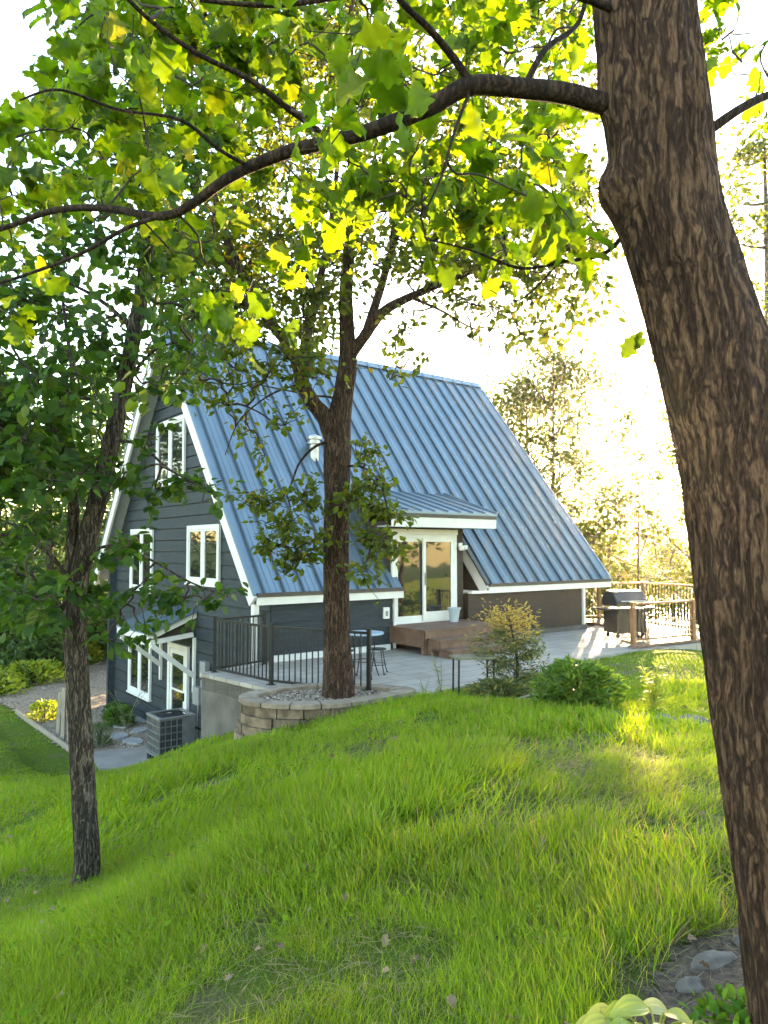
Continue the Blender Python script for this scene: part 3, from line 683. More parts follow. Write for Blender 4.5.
# grill
G0 = Vector((6.45,18.35,.0)); gr = empty('grill', (6.2,18.75,.074), .35, 'large black gas grill with closed hood behind the cedar railing', 'grill')
mb = MB(); mb.box(-.45,.45,-.28,.28,.12,.74); mb.build('cabinet', M['grillcover'], gr, bevel=.02)
mb = MB(); mb.prism([(-.48,-.31,.78),(-.48,-.31,.92),(-.48,-.14,1.17),(-.48,.16,1.20),(-.48,.31,1.0),(-.48,.31,.78)],(.96,0,0)); mb.build('hood', M['grillcover'], gr, bevel=.03)
mb = MB(); mb.tube([(-.36,-.36,.93),(.36,-.36,.93)],.014,8); mb.box(-.33,-.31,-.36,-.29,.92,.94); mb.box(.31,.33,-.36,-.29,.92,.94); mb.build('handle', M['galv'], gr)
for x in (-.78,.49): mb = MB(); mb.box(x,x+.29,-.27,.27,.70,.76); mb.build('side_shelf', M['grillcover'], gr, bevel=.015)
mb = MB(); mb.box(-.449,.449,-.33,-.281,.62,.735)
for x in (-.3,-.1,.1,.3): mb.beam((x,-.37,.68),(x,-.33,.68),.05,.05)
mb.build('control_panel', M['grillcover'], gr)
for x in (-.38,.38):
    for y in (-.2,.2):
        mb = MB(); mb.tube([(x-.02,y,.055),(x+.02,y,.055)],.055,12); mb.box(x-.03,x+.03,y-.012,y+.012,.06,.13); mb.build('caster', M['black_metal'], gr)

# bistro table and stools
bt = empty('bistro_table', (-.36,13.3,0), 0, 'round blue topped bistro table behind the black railing', 'table')
mb = MB(); mb.lathe([(.0,.775),(.345,.775),(.36,.785),(.36,.805),(.35,.812),(0,.812)],(0,0,0),36); mb.build('table_top', M['tabletop'], bt)
for k in range(4):
    a = k*math.pi/2+.5; c, s = math.cos(a), math.sin(a)
    mb = MB(); mb.tube(smooth_path([(c*.30,s*.30,.0),(c*.2,s*.2,.35),(c*.24,s*.24,.775)]),.011,8); mb.build('leg', M['black_metal'], bt)
mb = MB(); mb.tube([(.21*math.cos(a),.21*math.sin(a),.30) for a in np.linspace(0,2*math.pi,20)],.007,6,False); mb.build('ring_brace', M['black_metal'], bt)
def stool(loc, rz, label):
    s = empty('wire_stool', loc, rz, label, 'stool', 'black wire stools at the bistro table')
    mb = MB(); mb.lathe([(0,.44),(.16,.44),(.17,.45),(.16,.465),(0,.465)],(0,0,0),24); mb.build('seat', M['black_metal'], s)
    for k in range(4):
        a = k*math.pi/2+.4; c, n = math.cos(a), math.sin(a)
        mb = MB(); mb.tube(smooth_path([(c*.22,n*.22,.0),(c*.17,n*.17,.15),(c*.11,n*.11,.44)]),.009,6); mb.box(c*.22-.018,c*.22+.018,n*.22-.018,n*.22+.018,0,.015); mb.build('leg', M['black_metal'], s)
    mb = MB(); mb.tube([(.165*math.cos(a),.165*math.sin(a),.17) for a in np.linspace(0,2*math.pi,20)],.006,6,False); mb.build('foot_ring', M['black_metal'], s)
stool((-.12,13.72,0), .2, 'black wire stool right of the blue bistro table, nearest the wooden steps')
stool((-.72,13.5,0), .9, 'black wire stool mostly hidden behind the planter oak trunk')

hp = smooth_path([H(8.2,-3.1,.012),H(8.9,-2.7,.012),H(9.3,-2.1,.012),H(10.0,-1.9,.012),H(10.6,-2.5,.012),H(11.2,-2.2,.012)],6)
mb = MB(); mb.tube(hp,.011,8); tag(mb.build('garden_hose', M['black_metal'], smooth=True),'thin dark hose curling across the patio in front of the grill','hose')
# side table by the conifer
stb = empty('side_table', (1.42,11.62,.02), .18, 'small low table with mossy top and thin black legs beside the conifer', 'table')
mb = MB(); mb.box(-.34,.34,-.2,.2,.575,.61); mb.build('table_top', M['mossy'], stb, bevel=.008)
for x in (-.29,.29):
    for y in (-.16,.16):
        mb = MB(); mb.tube([(x,y,-.05),(x*.97,y,.575)],.016,8); mb.build('leg', M['black_metal'], stb)

# ------------------------------------------------------------------ block planter
pl = empty('block_planter', (-.9,11.1,.0), 0, 'curved tan concrete block planter around the middle oak trunk', 'planter')
def ring(pts, n=160):
    p = smooth_path([Vector((*q,0)) for q in pts+[pts[0],pts[1],pts[2]]], 8)[16:-8]
    p = smooth_path([Vector((*pts[i % len(pts)],0)) for i in range(-2,len(pts)+3)], 8)[16:16+8*len(pts)]
    return p
RP = ring(PLANTER); RC = sum(RP, Vector((0,0,0)))/len(RP)
RL = [0]
for i in range(len(RP)): RL.append(RL[-1]+(RP[(i+1) % len(RP)]-RP[i]).length)
def along(s):
    s %= RL[-1]; i = int(np.searchsorted(RL, s, 'right')-1); a = RP[i % len(RP)]; b = RP[(i+1) % len(RP)]
    t = (s-RL[i])/(RL[i+1]-RL[i]); d = (b-a).normalized(); return a+(b-a)*t, Vector((d.y,-d.x,0))
cw = (along(.1)[0]+along(.1)[1]*.1-RC).length < (along(.1)[0]-RC).length
SG = -1 if cw else 1
def course(mb, z0, z1, outw, inw, length, off, jit=.012):
    n = int(RL[-1]/length); w = RL[-1]/n
    for k in range(n):
        s0 = off+k*w+.008; s1 = off+(k+1)*w-.008; j = random.uniform(-jit,jit); m = 4
        ins = []; ous = []
        for i in range(m+1):
            p, nn = along(s0+(s1-s0)*i/m); bul = .014*(1-abs(2*i/m-1)**3); ins.append(p-nn*SG*inw); ous.append(p+nn*SG*(outw+j+bul))
        poly = ous+ins[::-1]; mb.prism([(v.x+.9,v.y-11.1,z0+.005) for v in poly],(0,0,z1-z0-.010))
mb = MB(); z = .07
for k in range(6): course(mb, z-.138, z, .02+.028*k, .16, random.uniform(.34,.42), random.uniform(0,.4), .02); z -= .138
mb.build('block_wall', M['block'], pl, bevel=.012)
mb = MB(); course(mb, .07, .145, .05, .22, .42, .1, .006); mb.build('cap', M['cap'], pl, bevel=.01)
mb = MB(); ins = [p-(along(RL[i])[1]*SG*.15) for i,p in enumerate(RP)]; mb.prism([(v.x+.9,v.y-11.1,-.5) for v in ins],(0,0,.57)); mb.build('soil', M['soil'], pl)
# gravel and leaf litter inside the ring
def pebbles(name, n, area, zf, smin, smax, m, kind='stuff'):
    base = np.array([(1,0,0),(-1,0,0),(0,1,0),(0,-1,0),(0,0,.7),(0,0,-.7)],float)
    fq = np.array([(0,2,4,4),(2,1,4,4),(1,3,4,4),(3,0,4,4)])
    pos = []
    while len(pos) < n:
        x, y = area()
        pos.append((x,y,zf(x,y)))
    pos = np.array(pos); a = rng.uniform(0,6.28,len(pos)); d = np.stack([np.cos(a),np.sin(a),rng.normal(0,.2,len(pos))],1); up = np.tile([0,0,1.],(len(pos),1))+rng.normal(0,.2,(len(pos),3))
    me = inst_mesh(name, (base*np.array([.6,1,1])+np.array([0,0,.2]), fq), pos, d, up, rng.uniform(smin,smax,len(pos)))
    return tag(link(name, me, m), kind=kind)
M['pebble'] = mat('pebble_stone', (.11,.082,.06), (.30,.245,.19), 30, .9, island=.45)
INS2 = [(v.x,v.y) for v in ins]
def in_planter():
    while 1:
        x, y = random.uniform(-2.1,.5), random.uniform(10.3,12)
        if inpoly(np.array([x]),np.array([y]),INS2)[0]: return x, y
pebbles('planter_gravel', 1500, in_planter, lambda x,y: .073, .012, .04, M['pebble'])
def in_grav():
    while 1:
        x, y = random.uniform(-14,-3), random.uniform(14.5,32)
        if inpoly(np.array([x]),np.array([y]),GRAVEL)[0] and not inpoly(np.array([x]),np.array([y]),PAD)[0]:
            return x, y
pebbles('path_gravel', 4500, in_grav, lambda x,y: gz(x,y)+.03, .015, .06, M['pebble'])

# ------------------------------------------------------------------ air conditioner
ac = empty('air_conditioner', (-4.93,16.95,-2.51), TH, 'square grey air conditioner unit on black feet beside the lower door', 'air conditioner')
s = .41
mb = MB(); mb.box(-s+.03,s-.03,-s+.03,s-.03,.20,.96); mb.build('coil', M['fanblack'], ac)
mb = MB()
for z in np.linspace(.22,.98,6): mb.box(-s,s,-s,-s+.02,z,z+.022); mb.box(-s,-s+.02,-s+.021,s,z,z+.022); mb.box(s-.02,s,-s+.021,s,z,z+.022); mb.box(-s+.021,s-.021,s-.02,s,z,z+.022)
for t in np.linspace(-s,s-.02,7):
    mb.box(t,t+.016,-s-.004,-s+.012,.19,1.0); mb.box(-s-.004,-s+.012,t,t+.016,.19,1.0)
for t in np.linspace(-s,s-.01,24):
    mb.box(t,t+.005,-s+.006,-s+.01,.22,.98); mb.box(-s+.006,-s+.01,t,t+.005,.22,.98)
mb.build('guard_grille', M['grey_metal'], ac)
mb = MB(); mb.box(s-.30,s+.006,-s-.008,-s-.002,.19,1.0); mb.build('service_panel', M['grey_metal'], ac)
mb = MB()
for a,b,c,d in ((-s-.02,s+.02,-s-.02,-s+.06),(-s-.02,s+.02,s-.06,s+.02),(-s-.02,-s+.06,-s+.061,s-.061),(s-.06,s+.02,-s+.061,s-.061)): mb.box(a,b,c,d,1.0,1.045)
mb.build('top_rim', M['grey_metal'], ac, bevel=.008)
mb = MB()
for r in (.1,.18,.26,.33): mb.tube([(r*math.cos(a),r*math.sin(a),1.03) for a in np.linspace(0,2*math.pi,28)],.005,5,False)
for k in range(10):
    a = k*math.pi/5; mb.tube([(.05*math.cos(a),.05*math.sin(a),1.035),(.36*math.cos(a),.36*math.sin(a),1.02)],.005,5)
mb.build('fan_guard', M['black_metal'], ac)
mb = MB(); mb.box(-s-.01,s+.01,-s-.01,s+.01,.15,.20); mb.build('base_pan', M['grey_metal'], ac)
for x in (-.3,.3):
    for y in (-.3,.3):
        mb = MB(); mb.prism([(x-.1,y-.1,0),(x+.1,y-.1,0),(x+.1,y+.1,0),(x-.1,y+.1,0)],(0,0,.149)); mb.build('foot', M['black_metal'], ac)

# ------------------------------------------------------------------ trees
from mathutils import noise as mnoise
def bark_tube(name, pts, rads, m, parent, seg=40, per=10, amp=.06, freq=3.2, knots=()):
    "tapered trunk with real ridges and furrows"
    p = smooth_path(pts, per); r = lerp_list(rads, len(p))
    n = len(p); vs = []; fs = []
    t0 = (p[1]-p[0]).normalized(); x = (Vector((1,0,0))-t0*t0.x).normalized(); L_ = 0; off = random.uniform(0,50)
    for i in range(n):
        if i: L_ += (p[i]-p[i-1]).length
        t = (p[min(i+1,n-1)]-p[max(i-1,0)]).normalized(); x = (x-t*x.dot(t)).normalized(); y = t.cross(x)
        for k in range(seg):
            a = 2*math.pi*k/seg; c, s = math.cos(a), math.sin(a)
            q = Vector((c*freq*1.6, s*freq*1.6, L_*freq*.55/max(r[0],.1)*.3+off))
            rid = 1-abs(mnoise.noise(q))*2.2
            low_ = mnoise.noise(Vector((c*.8,s*.8,L_*.9+off)))
            R_ = r[i]*(1+amp*(rid-.4)+.07*low_)
            for (ka,kl,kr,kw) in knots:
                da = (a-ka+math.pi) % (2*math.pi)-math.pi; R_ += kr*math.exp(-(da/.55)**2-((L_-kl)/kw)**2)
            vs.append(p[i]+x*(c*R_)+y*(s*R_))
    for i in range(n-1):
        for k in range(seg):
            j = (k+1) % seg; fs.append((i*seg+k, i*seg+j, (i+1)*seg+j, (i+1)*seg+k))
    fs.append(tuple(range(seg-1,-1,-1))); fs.append(tuple(range((n-1)*seg,n*seg)))
    me = bpy.data.meshes.new(name); me.from_pydata([tuple(v) for v in vs],[],fs); me.update()
    return link(name, me, m, parent, smooth=True)
def wander(a, b, n=5, k=.12):
    a = Vector(a); b = Vector(b); L_ = (b-a).length
    return [a]+[a.lerp(b,i/n)+Vector((random.gauss(0,1),random.gauss(0,1),random.gauss(0,1)))*L_*k*.5+Vector((0,0,L_*.06*math.sin(math.pi*i/n))) for i in range(1,n)]+[b]
def foliate(root, limbs, clusters, leaf, tpl, size, per, twig_r=.008, spread=.3, droop=.35, twigm=None, fname='foliage', flat=.55, tw_keep=1.0, axis_clear=False, tw_max=6):
    "twigs run from the limbs to every cluster, leaves sit round the twig ends"
    LP = [q for l in limbs for q in l]
    arr = np.array([tuple(q) for q in LP]); mb = MB(); pos = []; dr = []; nm = []
    org = root.location
    dmin = [min(((arr-np.array(tuple(c)))**2).sum(1)) for c,_,_ in clusters]
    for ci in np.argsort(dmin):
        c, rad, n = clusters[ci]; c = Vector(c); dd = ((arr-np.array(tuple(c)))**2).sum(1); i = int(np.argmin(dd)); a = Vector(arr[i])
        if random.random() < tw_keep and True:
            w = smooth_path(wander(a, c, 4, .16), 3); mb.tube([v-org for v in w], lerp_list([twig_r*1.5,twig_r*.6],len(w)), 5, False); arr = np.vstack([arr,[tuple(v) for v in w[2:]]])
        subs = []
        for _ in range(max(3,int(n/9))):
            e = c+Vector((random.gauss(0,1),random.gauss(0,1),random.gauss(0,.75)))*rad*.75
            w = wander(c, e, 3, .2); mb.tube([v-org for v in w], [twig_r*.6,twig_r*.5,twig_r*.4,twig_r*.3], 4, False); subs.append(w)
        for _ in range(n):
            w = random.choice(subs); t = random.random()**.6*2.999; k = int(t); q = w[k].lerp(w[k+1], t-k)
            j = rad*spread*.4; q = q+Vector((random.gauss(0,j),random.gauss(0,j),random.gauss(0,j)))
            out = (w[-1]-w[0]); out = out.normalized() if out.length > 1e-5 else Vector((0,0,1))
            d = out*.7+Vector((random.gauss(0,.6),random.gauss(0,.6),random.gauss(0,.45)-droop)); pos.append(tuple(q-org)); dr.append(tuple(d))
            nm.append((random.gauss(0,flat),random.gauss(0,flat),1))
    if mb.v: mb.build('twigs', twigm or M['bark_twig'], root, smooth=True)
    if axis_clear:
        keep = []
        for q in pos:
            q = Vector(q)+org; k = min(range(len(NP)), key=lambda i: abs(NP[i].z-q.z)); keep.append(not (abs(q.x-NP[k].x) < .34 and q.y < NP[k].y+.3))
        pos = [q for q,k in zip(pos,keep) if k]; dr = [q for q,k in zip(dr,keep) if k]; nm = [q for q,k in zip(nm,keep) if k]
    me = inst_mesh(fname, tpl, pos, dr, nm, rng.uniform(size[0],size[1],len(pos)))
    return link(fname, me, leaf, root)
def limb(root, name, pts, rads, m, seg=12, per=5, amp=.05):
    p = smooth_path(pts, per)
    o = bark_tube(name, [v-root.location for v in p], lerp_list(rads,len(p)), m, root, seg, 2, amp)
    return p

# --- the big oak at the right edge
ax = [(a,b,c*.8) for a,b,c in [(845,1100,.33),(828,1010,.285),(806,870,.27),(788,770,.258),(774,680,.25),(762,600,.243),(749,500,.238),(724,400,.222),(692,290,.210),(668,210,.205),(659,130,.200),(645,20,.200),(638,-80,.20),(632,-200,.185),(628,-330,.16),(618,-500,.12)]]
base = at(845,1100,2.4); base.z = gz(base.x,base.y)-.15
near = empty('oak_tree', (base.x,base.y,gz(base.x,base.y)), 0, 'huge leaning oak trunk close by with furrowed bark and branch reaching left', 'tree')
NP = [base]+[at(x,y,2.4) for x,y,_ in ax[1:]]
bark_tube('trunk', [p-near.location for p in NP], [a[2] for a in ax], M['bark_near'], near, 230, 14, .075, 3.6, knots=((math.pi,3.05,.06,.08),(math.pi+.2,3.35,.03,.16)))
LN = []
def nl(pts, r0, r1, seg=18): LN.append(limb(near, 'limb', [at(a,b,c-.62+.12*min(1,max(0,(640-a)/300))) for a,b,c in pts], [r0*.48,r1*.5], M['bark_limb_backlit'], seg, 5, .10))
nl([(640,112,3.0),(600,103,2.98),(566,94,2.95),(524,89,2.9),(472,86,2.85),(436,104,2.85),(400,120,2.85),(368,132,2.85),(333,142,2.85),(291,151,2.85),(250,167,2.9),(224,181,2.9),(193,203,2.95),(161,216,3.0),(104,208,3.1),(52,211,3.2),(0,229,3.3),(-60,240,3.4)], .075, .016)
nl([(161,216,3.0),(125,229,3.0),(78,255,3.05),(16,278,3.1),(-30,290,3.1)], .018, .008, 8)
nl([(472,86,2.85),(455,60,2.8),(430,30,2.7),(400,0,2.6),(370,-50,2.5)], .03, .015, 10)
nl([(333,142,2.85),(290,110,2.7),(250,80,2.6),(200,55,2.5),(150,20,2.4),(110,-20,2.3)], .022, .01, 8)
nl([(524,89,2.9),(545,50,3.0),(580,20,3.2),(590,-40,3.3)], .025, .014, 8)
nl([(250,167,2.9),(220,150,2.8),(180,120,2.7),(120,110,2.6),(60,90,2.5),(20,100,2.5)], .014, .006, 6)
nl([(690,140,3.05),(712,128,3.0),(743,107,3.0),(775,92,3.05),(830,70,3.1)], .04, .02, 10)
nl([(650,190,3.1),(610,250,3.4),(560,262,3.5),(520,268,3.6),(470,250,3.6),(430,240,3.6)], .022, .007, 8)
nl([(560,262,3.5),(520,300,3.5),(490,290,3.5)], .008, .004, 6)
nl([(472,86,2.85),(455,130,2.8),(440,180,2.75),(420,220,2.7)], .012, .005, 6)
nl([(640,20,3.0),(560,-10,2.8),(480,-20,2.6),(380,-10,2.5),(280,5,2.4),(200,0,2.4)], .03, .01, 10)
CL = []
def pc(x, y, Y, rad, n): CL.append((at(x,y,Y), rad, n))
for y, dens in ((-60,.9),(-15,1),(25,1),(62,.95),(100,.8),(138,.7),(175,.5),(210,.28)):
    x = 55+random.uniform(0,20) if y < 90 else 5
    while x < 575:
        if random.random() < dens*(.75 if y > 100 and x > 560 else 1): pc(x+random.uniform(-12,12), y+random.uniform(-14,14), (random.uniform(2.7,4.2) if random.random()<.93 else random.uniform(2.0,2.3)), .17, random.randint(12,18))
        x += 29
for x,y in [(15,150),(12,195),(25,265),(10,318),(85,190),(180,250),(205,205),(218,290),(245,300),(262,318),(275,283),(330,262),(355,235),(362,200),(440,270),(470,240),(492,215),(500,265),(520,190),(540,200),(565,200),(582,172),(470,175),(430,205),(410,175),(385,160),(545,150),(505,240),(480,205),(452,215),(425,235),(455,190),(345,160),(300,180),(60,165),(130,165)]:
    pc(x, y, random.uniform(2.6,3.6), .13, random.randint(8,12))
for x,y in [(722,40),(742,62),(716,15),(765,45),(755,105),(735,-20),(790,80),(770,130),(700,-40),(650,-90),(560,-90)]: pc(x, y, random.uniform(3.0,4.4), .2, 9)
foliate(near, LN, CL, M['leaf_near'], OAK, (.075,.15), 1, .0035, .35, .35, flat=.8, axis_clear=True)
lf = inst_mesh('leaf_sprig', OAK, [tuple(at(637,333,2.4)-near.location),tuple(at(641,330,2.4)-near.location)], [(-.5,.1,-1),(-.2,-.3,-.9)], [(.2,-.9,.3),(.5,-.8,.3)], [.09,.07]); link('leaf_sprig', lf, M['leaf_near'], near)

# --- middle oak in the planter
mid = empty('oak_tree', (*at(338,693,11.2).xy,.07), 0, 'middle oak standing in the curved block planter before the house', 'tree')
MP = [mid.location+Vector((0,0,-.2))]+[at(x,y,Y) for x,y,Y in ((338,682,11.2),(337,640,11.2),(336,560,11.2),(337,500,11.2),(337,455,11.2),(339,420,11.2),(344,390,11.2),(348,362,11.2),(347,330,11.2),(346,290,11.1),(350,240,11.1),(352,180,11.0),(350,90,11.0),(352,0,11.1))]
bark_tube('trunk', [p-mid.location for p in MP], [.27,.235,.20,.188,.186,.215,.175,.155,.14,.115,.10,.085,.07,.05,.03], M['bark_mid'], mid, 56, 12, .10, 3.0)
LM = [smooth_path(MP[8:],5)]
def ml(pts, r0, r1, seg=14): LM.append(limb(mid, 'limb', [at(x,y,Y) for x,y,Y in pts], [r0,r1], M['bark_mid'], seg, 5, .08))
ml([(337,452,11.2),(326,420,11.15),(312,402,11.1),(302,383,11.0),(298,365,11.0),(285,340,10.9),(262,312,10.8),(240,270,10.7),(222,225,10.6),(208,160,10.5),(200,80,10.4)], .145, .03)
ml([(303,380,11.0),(306,340,11.2),(316,300,11.4),(322,270,11.5),(332,215,11.6),(340,140,11.8)], .095, .03)
ml([(347,360,11.2),(365,335,11.1),(383,312,11.0),(410,297,10.9),(450,280,10.8),(500,262,10.6),(545,255,10.4)], .10, .02)
ml([(366,334,11.1),(380,290,11.3),(392,250,11.5),(405,210,11.6),(430,165,11.8),(455,120,11.9),(478,50,12)], .075, .02)
ml([(262,312,10.8),(235,300,10.6),(205,290,10.4),(170,300,10.2)], .04, .012, 8)
ml([(240,270,10.7),(205,250,10.6),(160,240,10.4)], .04, .012, 8)
ml([(340,440,11.2),(318,445,11.0),(300,462,10.8),(287,492,10.7),(268,505,10.6)], .028, .008, 7)
ml([(286,492,10.7),(292,520,10.6),(282,545,10.5)], .012, .006, 6)
ml([(338,470,11.2),(358,466,11.0),(378,480,10.9),(388,515,10.8),(384,545,10.8)], .022, .008, 7)
ml([(302,383,11.0),(270,395,10.9),(240,420,10.8),(225,455,10.7)], .018, .006, 7)
ml([(340,430,11.2),(335,400,11.8),(310,395,12.2),(260,385,12.5)], .03, .01, 7)
ml([(410,297,10.9),(440,310,10.8),(480,330,10.7),(520,320,10.6)], .025, .008, 7)
CM = []
def mc(x, y, Y, rad, n): CM.append((at(x,y,Y), rad, n))
for _ in range(270):
    y = random.uniform(-190,330); x = random.uniform(150,585)
    if y > 235 and 385 < x: continue
    if y > 150 and x > 520: continue
    if y > 280 and (265 < x < 385): continue
    mc(x, y, random.uniform(9.4,13.0), .5, random.randint(70,120))
for x,y,n in [(425,265,60),(455,300,50),(480,268,70),(500,312,45),(530,280,70),(565,300,50),(585,268,60),(545,335,35),(600,245,50),(520,245,60),(470,340,30),(405,330,50),(420,355,40),(390,380,30),(570,245,60),(500,225,70),(440,235,70),(228,405,50),(250,430,45),(285,425,50),(215,350,70),(235,330,60),(190,330,60),(265,455,35),(300,330,50),(250,300,70)]:
    mc(x, y, random.uniform(9.8,11.6), .34, n)
for x,y,n in [(263,503,60),(284,528,70),(300,556,50),(270,546,50),(302,500,55),(285,575,25),(320,540,30),(352,500,60),(378,482,55),(388,512,70),(370,540,60),(392,548,45),(362,572,30),(360,455,35)]:
    mc(x, y, random.uniform(10.4,11.0), .27, int(n*2.2))
for x,y in [(505,262),(530,300),(555,278),(580,255),(600,290),(575,315),(548,340),(520,335),(495,318),(470,300),(450,262),(600,230),(430,285)]: mc(x,y,random.uniform(9.8,11.8),.40,85)
for _ in range(30): mc(random.uniform(380,600), random.uniform(170,290), random.uniform(9.6,12.5), .42, random.randint(60,90))
for _ in range(45): mc(random.uniform(150,330), random.uniform(200,390), random.uniform(9.6,12.5), .42, random.randint(60,95))
foliate(mid, LM, CM, M['leaf_mid'], tpl_hex(.30,.12), (.085,.145), 1, .012, .5, .3, flat=.7)

# --- slender oak at the left
left = empty('oak_tree', tuple(og(-2.55,6.2)), 0, 'slender grey barked oak at the left with forked trunk rising from the grass', 'tree')
LPt = [left.location+Vector((0,0,-.15))]+[at(x,y,6.2) for x,y in ((87,870),(84,800),(80,720),(76,650),(75,610),(80,575),(90,530),(100,490),(112,440),(124,385),(135,330),(145,270),(150,200),(150,120),(155,20))]
bark_tube('trunk', [p-left.location for p in LPt], [.14,.102,.095,.09,.088,.105,.075,.08,.076,.072,.068,.062,.055,.05,.04,.025], M['bark_grey'], left, 44, 12, .11, 3.0)
LL = [smooth_path(LPt[7:],5)]
def ll(pts, r0, r1, seg=12): LL.append(limb(left, 'limb', [at(x,y,Y) for x,y,Y in pts], [r0,r1], M['bark_grey'], seg, 5, .08))
ll([(75,615,6.2),(72,580,6.2),(72,540,6.2),(73,500,6.15),(64,460,6.1),(50,424,6.1),(22,420,6.0),(-30,428,5.9)], .06, .022)
ll([(50,424,6.1),(62,405,6.2),(72,380,6.3),(68,340,6.4),(60,280,6.5)], .03, .012, 8)
ll([(73,590,6.2),(62,570,6.1),(45,550,6.0),(18,537,5.9),(-25,532,5.8)], .022, .012, 8)
ll([(84,565,6.2),(100,548,6.1),(125,548,6.0),(155,562,5.9),(190,582,5.8),(232,598,5.8)], .016, .005, 7)
ll([(112,440,6.2),(140,445,6.1),(170,470,6.0),(205,488,5.9)], .016, .006, 7)
ll([(124,385,6.2),(155,350,6.1),(190,340,6.0)], .018, .006, 7)
ll([(135,330,6.2),(100,300,6.1),(60,280,6.0),(10,270,5.9)], .022, .008, 7)
CLf = []
def lc(x, y, Y, rad, n): CLf.append((at(x,y,Y), rad, n))
for _ in range(150):
    x = random.uniform(-80,200); y = random.uniform(-60,400)
    if x < 75 and y < 235 and x < 75-(y-100)*.2: continue
    lc(x, y, random.uniform(5.0,7.6), .3, random.randint(40,62))
for _ in range(46): lc(random.uniform(-70,70), random.uniform(380,480), random.uniform(5.2,7.2), .26, 42)
for _ in range(38): lc(random.uniform(-60,75), random.uniform(480,610), random.uniform(5.4,7.4), .22, 32)
for x,y,n in [(140,470,36),(165,480,40),(190,488,34),(205,490,20),(150,500,24),(120,560,28),(140,585,34),(160,600,34),(185,598,30),(205,600,20),(120,610,30),(145,625,26),(105,590,28),(130,540,20),(225,590,14),(105,640,16),(150,440,20),(180,345,30),(165,400,24),(115,480,24),(100,560,26)]:
    lc(x, y, random.uniform(5.5,6.4), .17, n)
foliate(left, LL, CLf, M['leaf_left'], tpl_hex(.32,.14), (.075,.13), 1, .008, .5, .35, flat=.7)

# --- trees further off
def wild_tree(x, y, h, crown_r, label, leaf, n=1400, size=(.16,.3), trunk_r=.16, bare=.25, group=None, bark='bark_grey', sparse=.5, name='tree', ncl=34, lean=0):
    z = gz(x,y); root = empty(name, (x,y,z), 0, label, 'tree', group)
    top = Vector((lean,0,h)); tp = [Vector((0,0,-.3)), Vector((random.gauss(0,.06)*h*.2,0,h*.3)), Vector((lean*.5+random.gauss(0,.1),random.gauss(0,.2),h*.62)), top]
    bark_tube('trunk', tp, [trunk_r*1.2,trunk_r,trunk_r*.65,.03], M[bark], root, 14, 5, .08)
    lb = []
    for k in range(9):
        hh = h*(bare+.06+(.9-bare)*k/9); a = random.uniform(0,6.28); rr = crown_r*(1-.55*(hh/h))*random.uniform(.7,1.1)
        s = Vector((lean*hh/h,0,hh)); p = smooth_path([s, s+Vector((math.cos(a)*rr*.5,math.sin(a)*rr*.5,rr*.22)), s+Vector((math.cos(a)*rr,math.sin(a)*rr,rr*.5))],3)
        vs, fs = tube_arrays(p, lerp_list([trunk_r*.38,.02],len(p)), 6); lb.append(p)
        b_ = MB(); b_.add(vs, fs); b_.build('limb', M[bark], root, smooth=True)
    cl = []
    for _ in range(ncl):
        t = random.uniform(bare,1.0); rr = crown_r*math.sin(math.pi*min(.98,.16+.84*(t-bare)/(1-bare)))**.6*random.uniform(.25,1); a = random.uniform(0,6.28)
        cl.append((Vector((lean*t+rr*math.cos(a),rr*math.sin(a),t*h))+root.location, crown_r*random.uniform(.16,.30), max(6,int(n/ncl*random.uniform(.5,1.5)))))
    foliate(root, [[q+root.location for q in p] for p in lb]+[[v+root.location for v in smooth_path(tp,4)]], cl, leaf, HEX, size, 1, .015, .5, .15, twigm=M['bark_twig'], fname='crown', flat=.8)
    return root
def px(xp, Y): return (xp-384)/F*Y
wild_tree(px(528,33),33,15.5,4.4,'tall airy tree behind the right end of the blue roof',M['leaf_far'],8500,(.14,.27),.15,.30,ncl=100)
wild_tree(px(556,29),29,13.6,3.6,'loose leafy tree close behind the lower right corner of the roof',M['leaf_far'],8000,(.13,.26),.13,.3,ncl=100)
wild_tree(px(572,40),40,12.6,3.6,'sunlit tree just right of the roof, beyond the deck',M['leaf_far'],4500,(.15,.30),.14,.42,ncl=60)
wild_tree(px(640,29),29,9.3,2.2,'thin young tree rising above the grill against the lake',M['leaf_far'],1000,(.13,.22),.06,.40)
wild_tree(px(697,31),31,14.0,3.4,'golden leafy tree half hidden by the huge oak trunk',M['leaf_far'],4200,(.14,.27),.15,.46,ncl=60)
wild_tree(px(775,24),24,19.5,3.6,'tall tree at the right edge behind the huge oak',M['leaf_mid'],5200,(.16,.28),.2,.2,ncl=90)
wild_tree(px(470,46),46,17.0,4.0,'far tree showing just above the right part of the roof ridge',M['leaf_far'],3000,(.18,.3),.18,.35,ncl=50)
wild_tree(px(600,54),54,12.2,4.0,'low hazy tree on the lake bank between roof and sun',M['leaf_far'],3600,(.2,.34),.15,.63,ncl=60)
wild_tree(px(672,50),50,12.4,4.0,'low hazy tree on the lake bank right of the thin young tree',M['leaf_far'],3600,(.2,.34),.15,.63,ncl=60)
for x,y,h,lab in [(18,13,11,'leafy tree standing outside the picture beside the right lawn'),(23,10,13,'broad tree outside the picture, furthest from the patio door'),(19,7.5,12,'tall tree outside the picture, mirrored in the patio door')]:
    wild_tree(x,y,h,3.4,lab,M['leaf_wood'],1500,(.18,.34),.17,.12,None,ncl=46)
WG = 'trees in the dark woods left of the house'
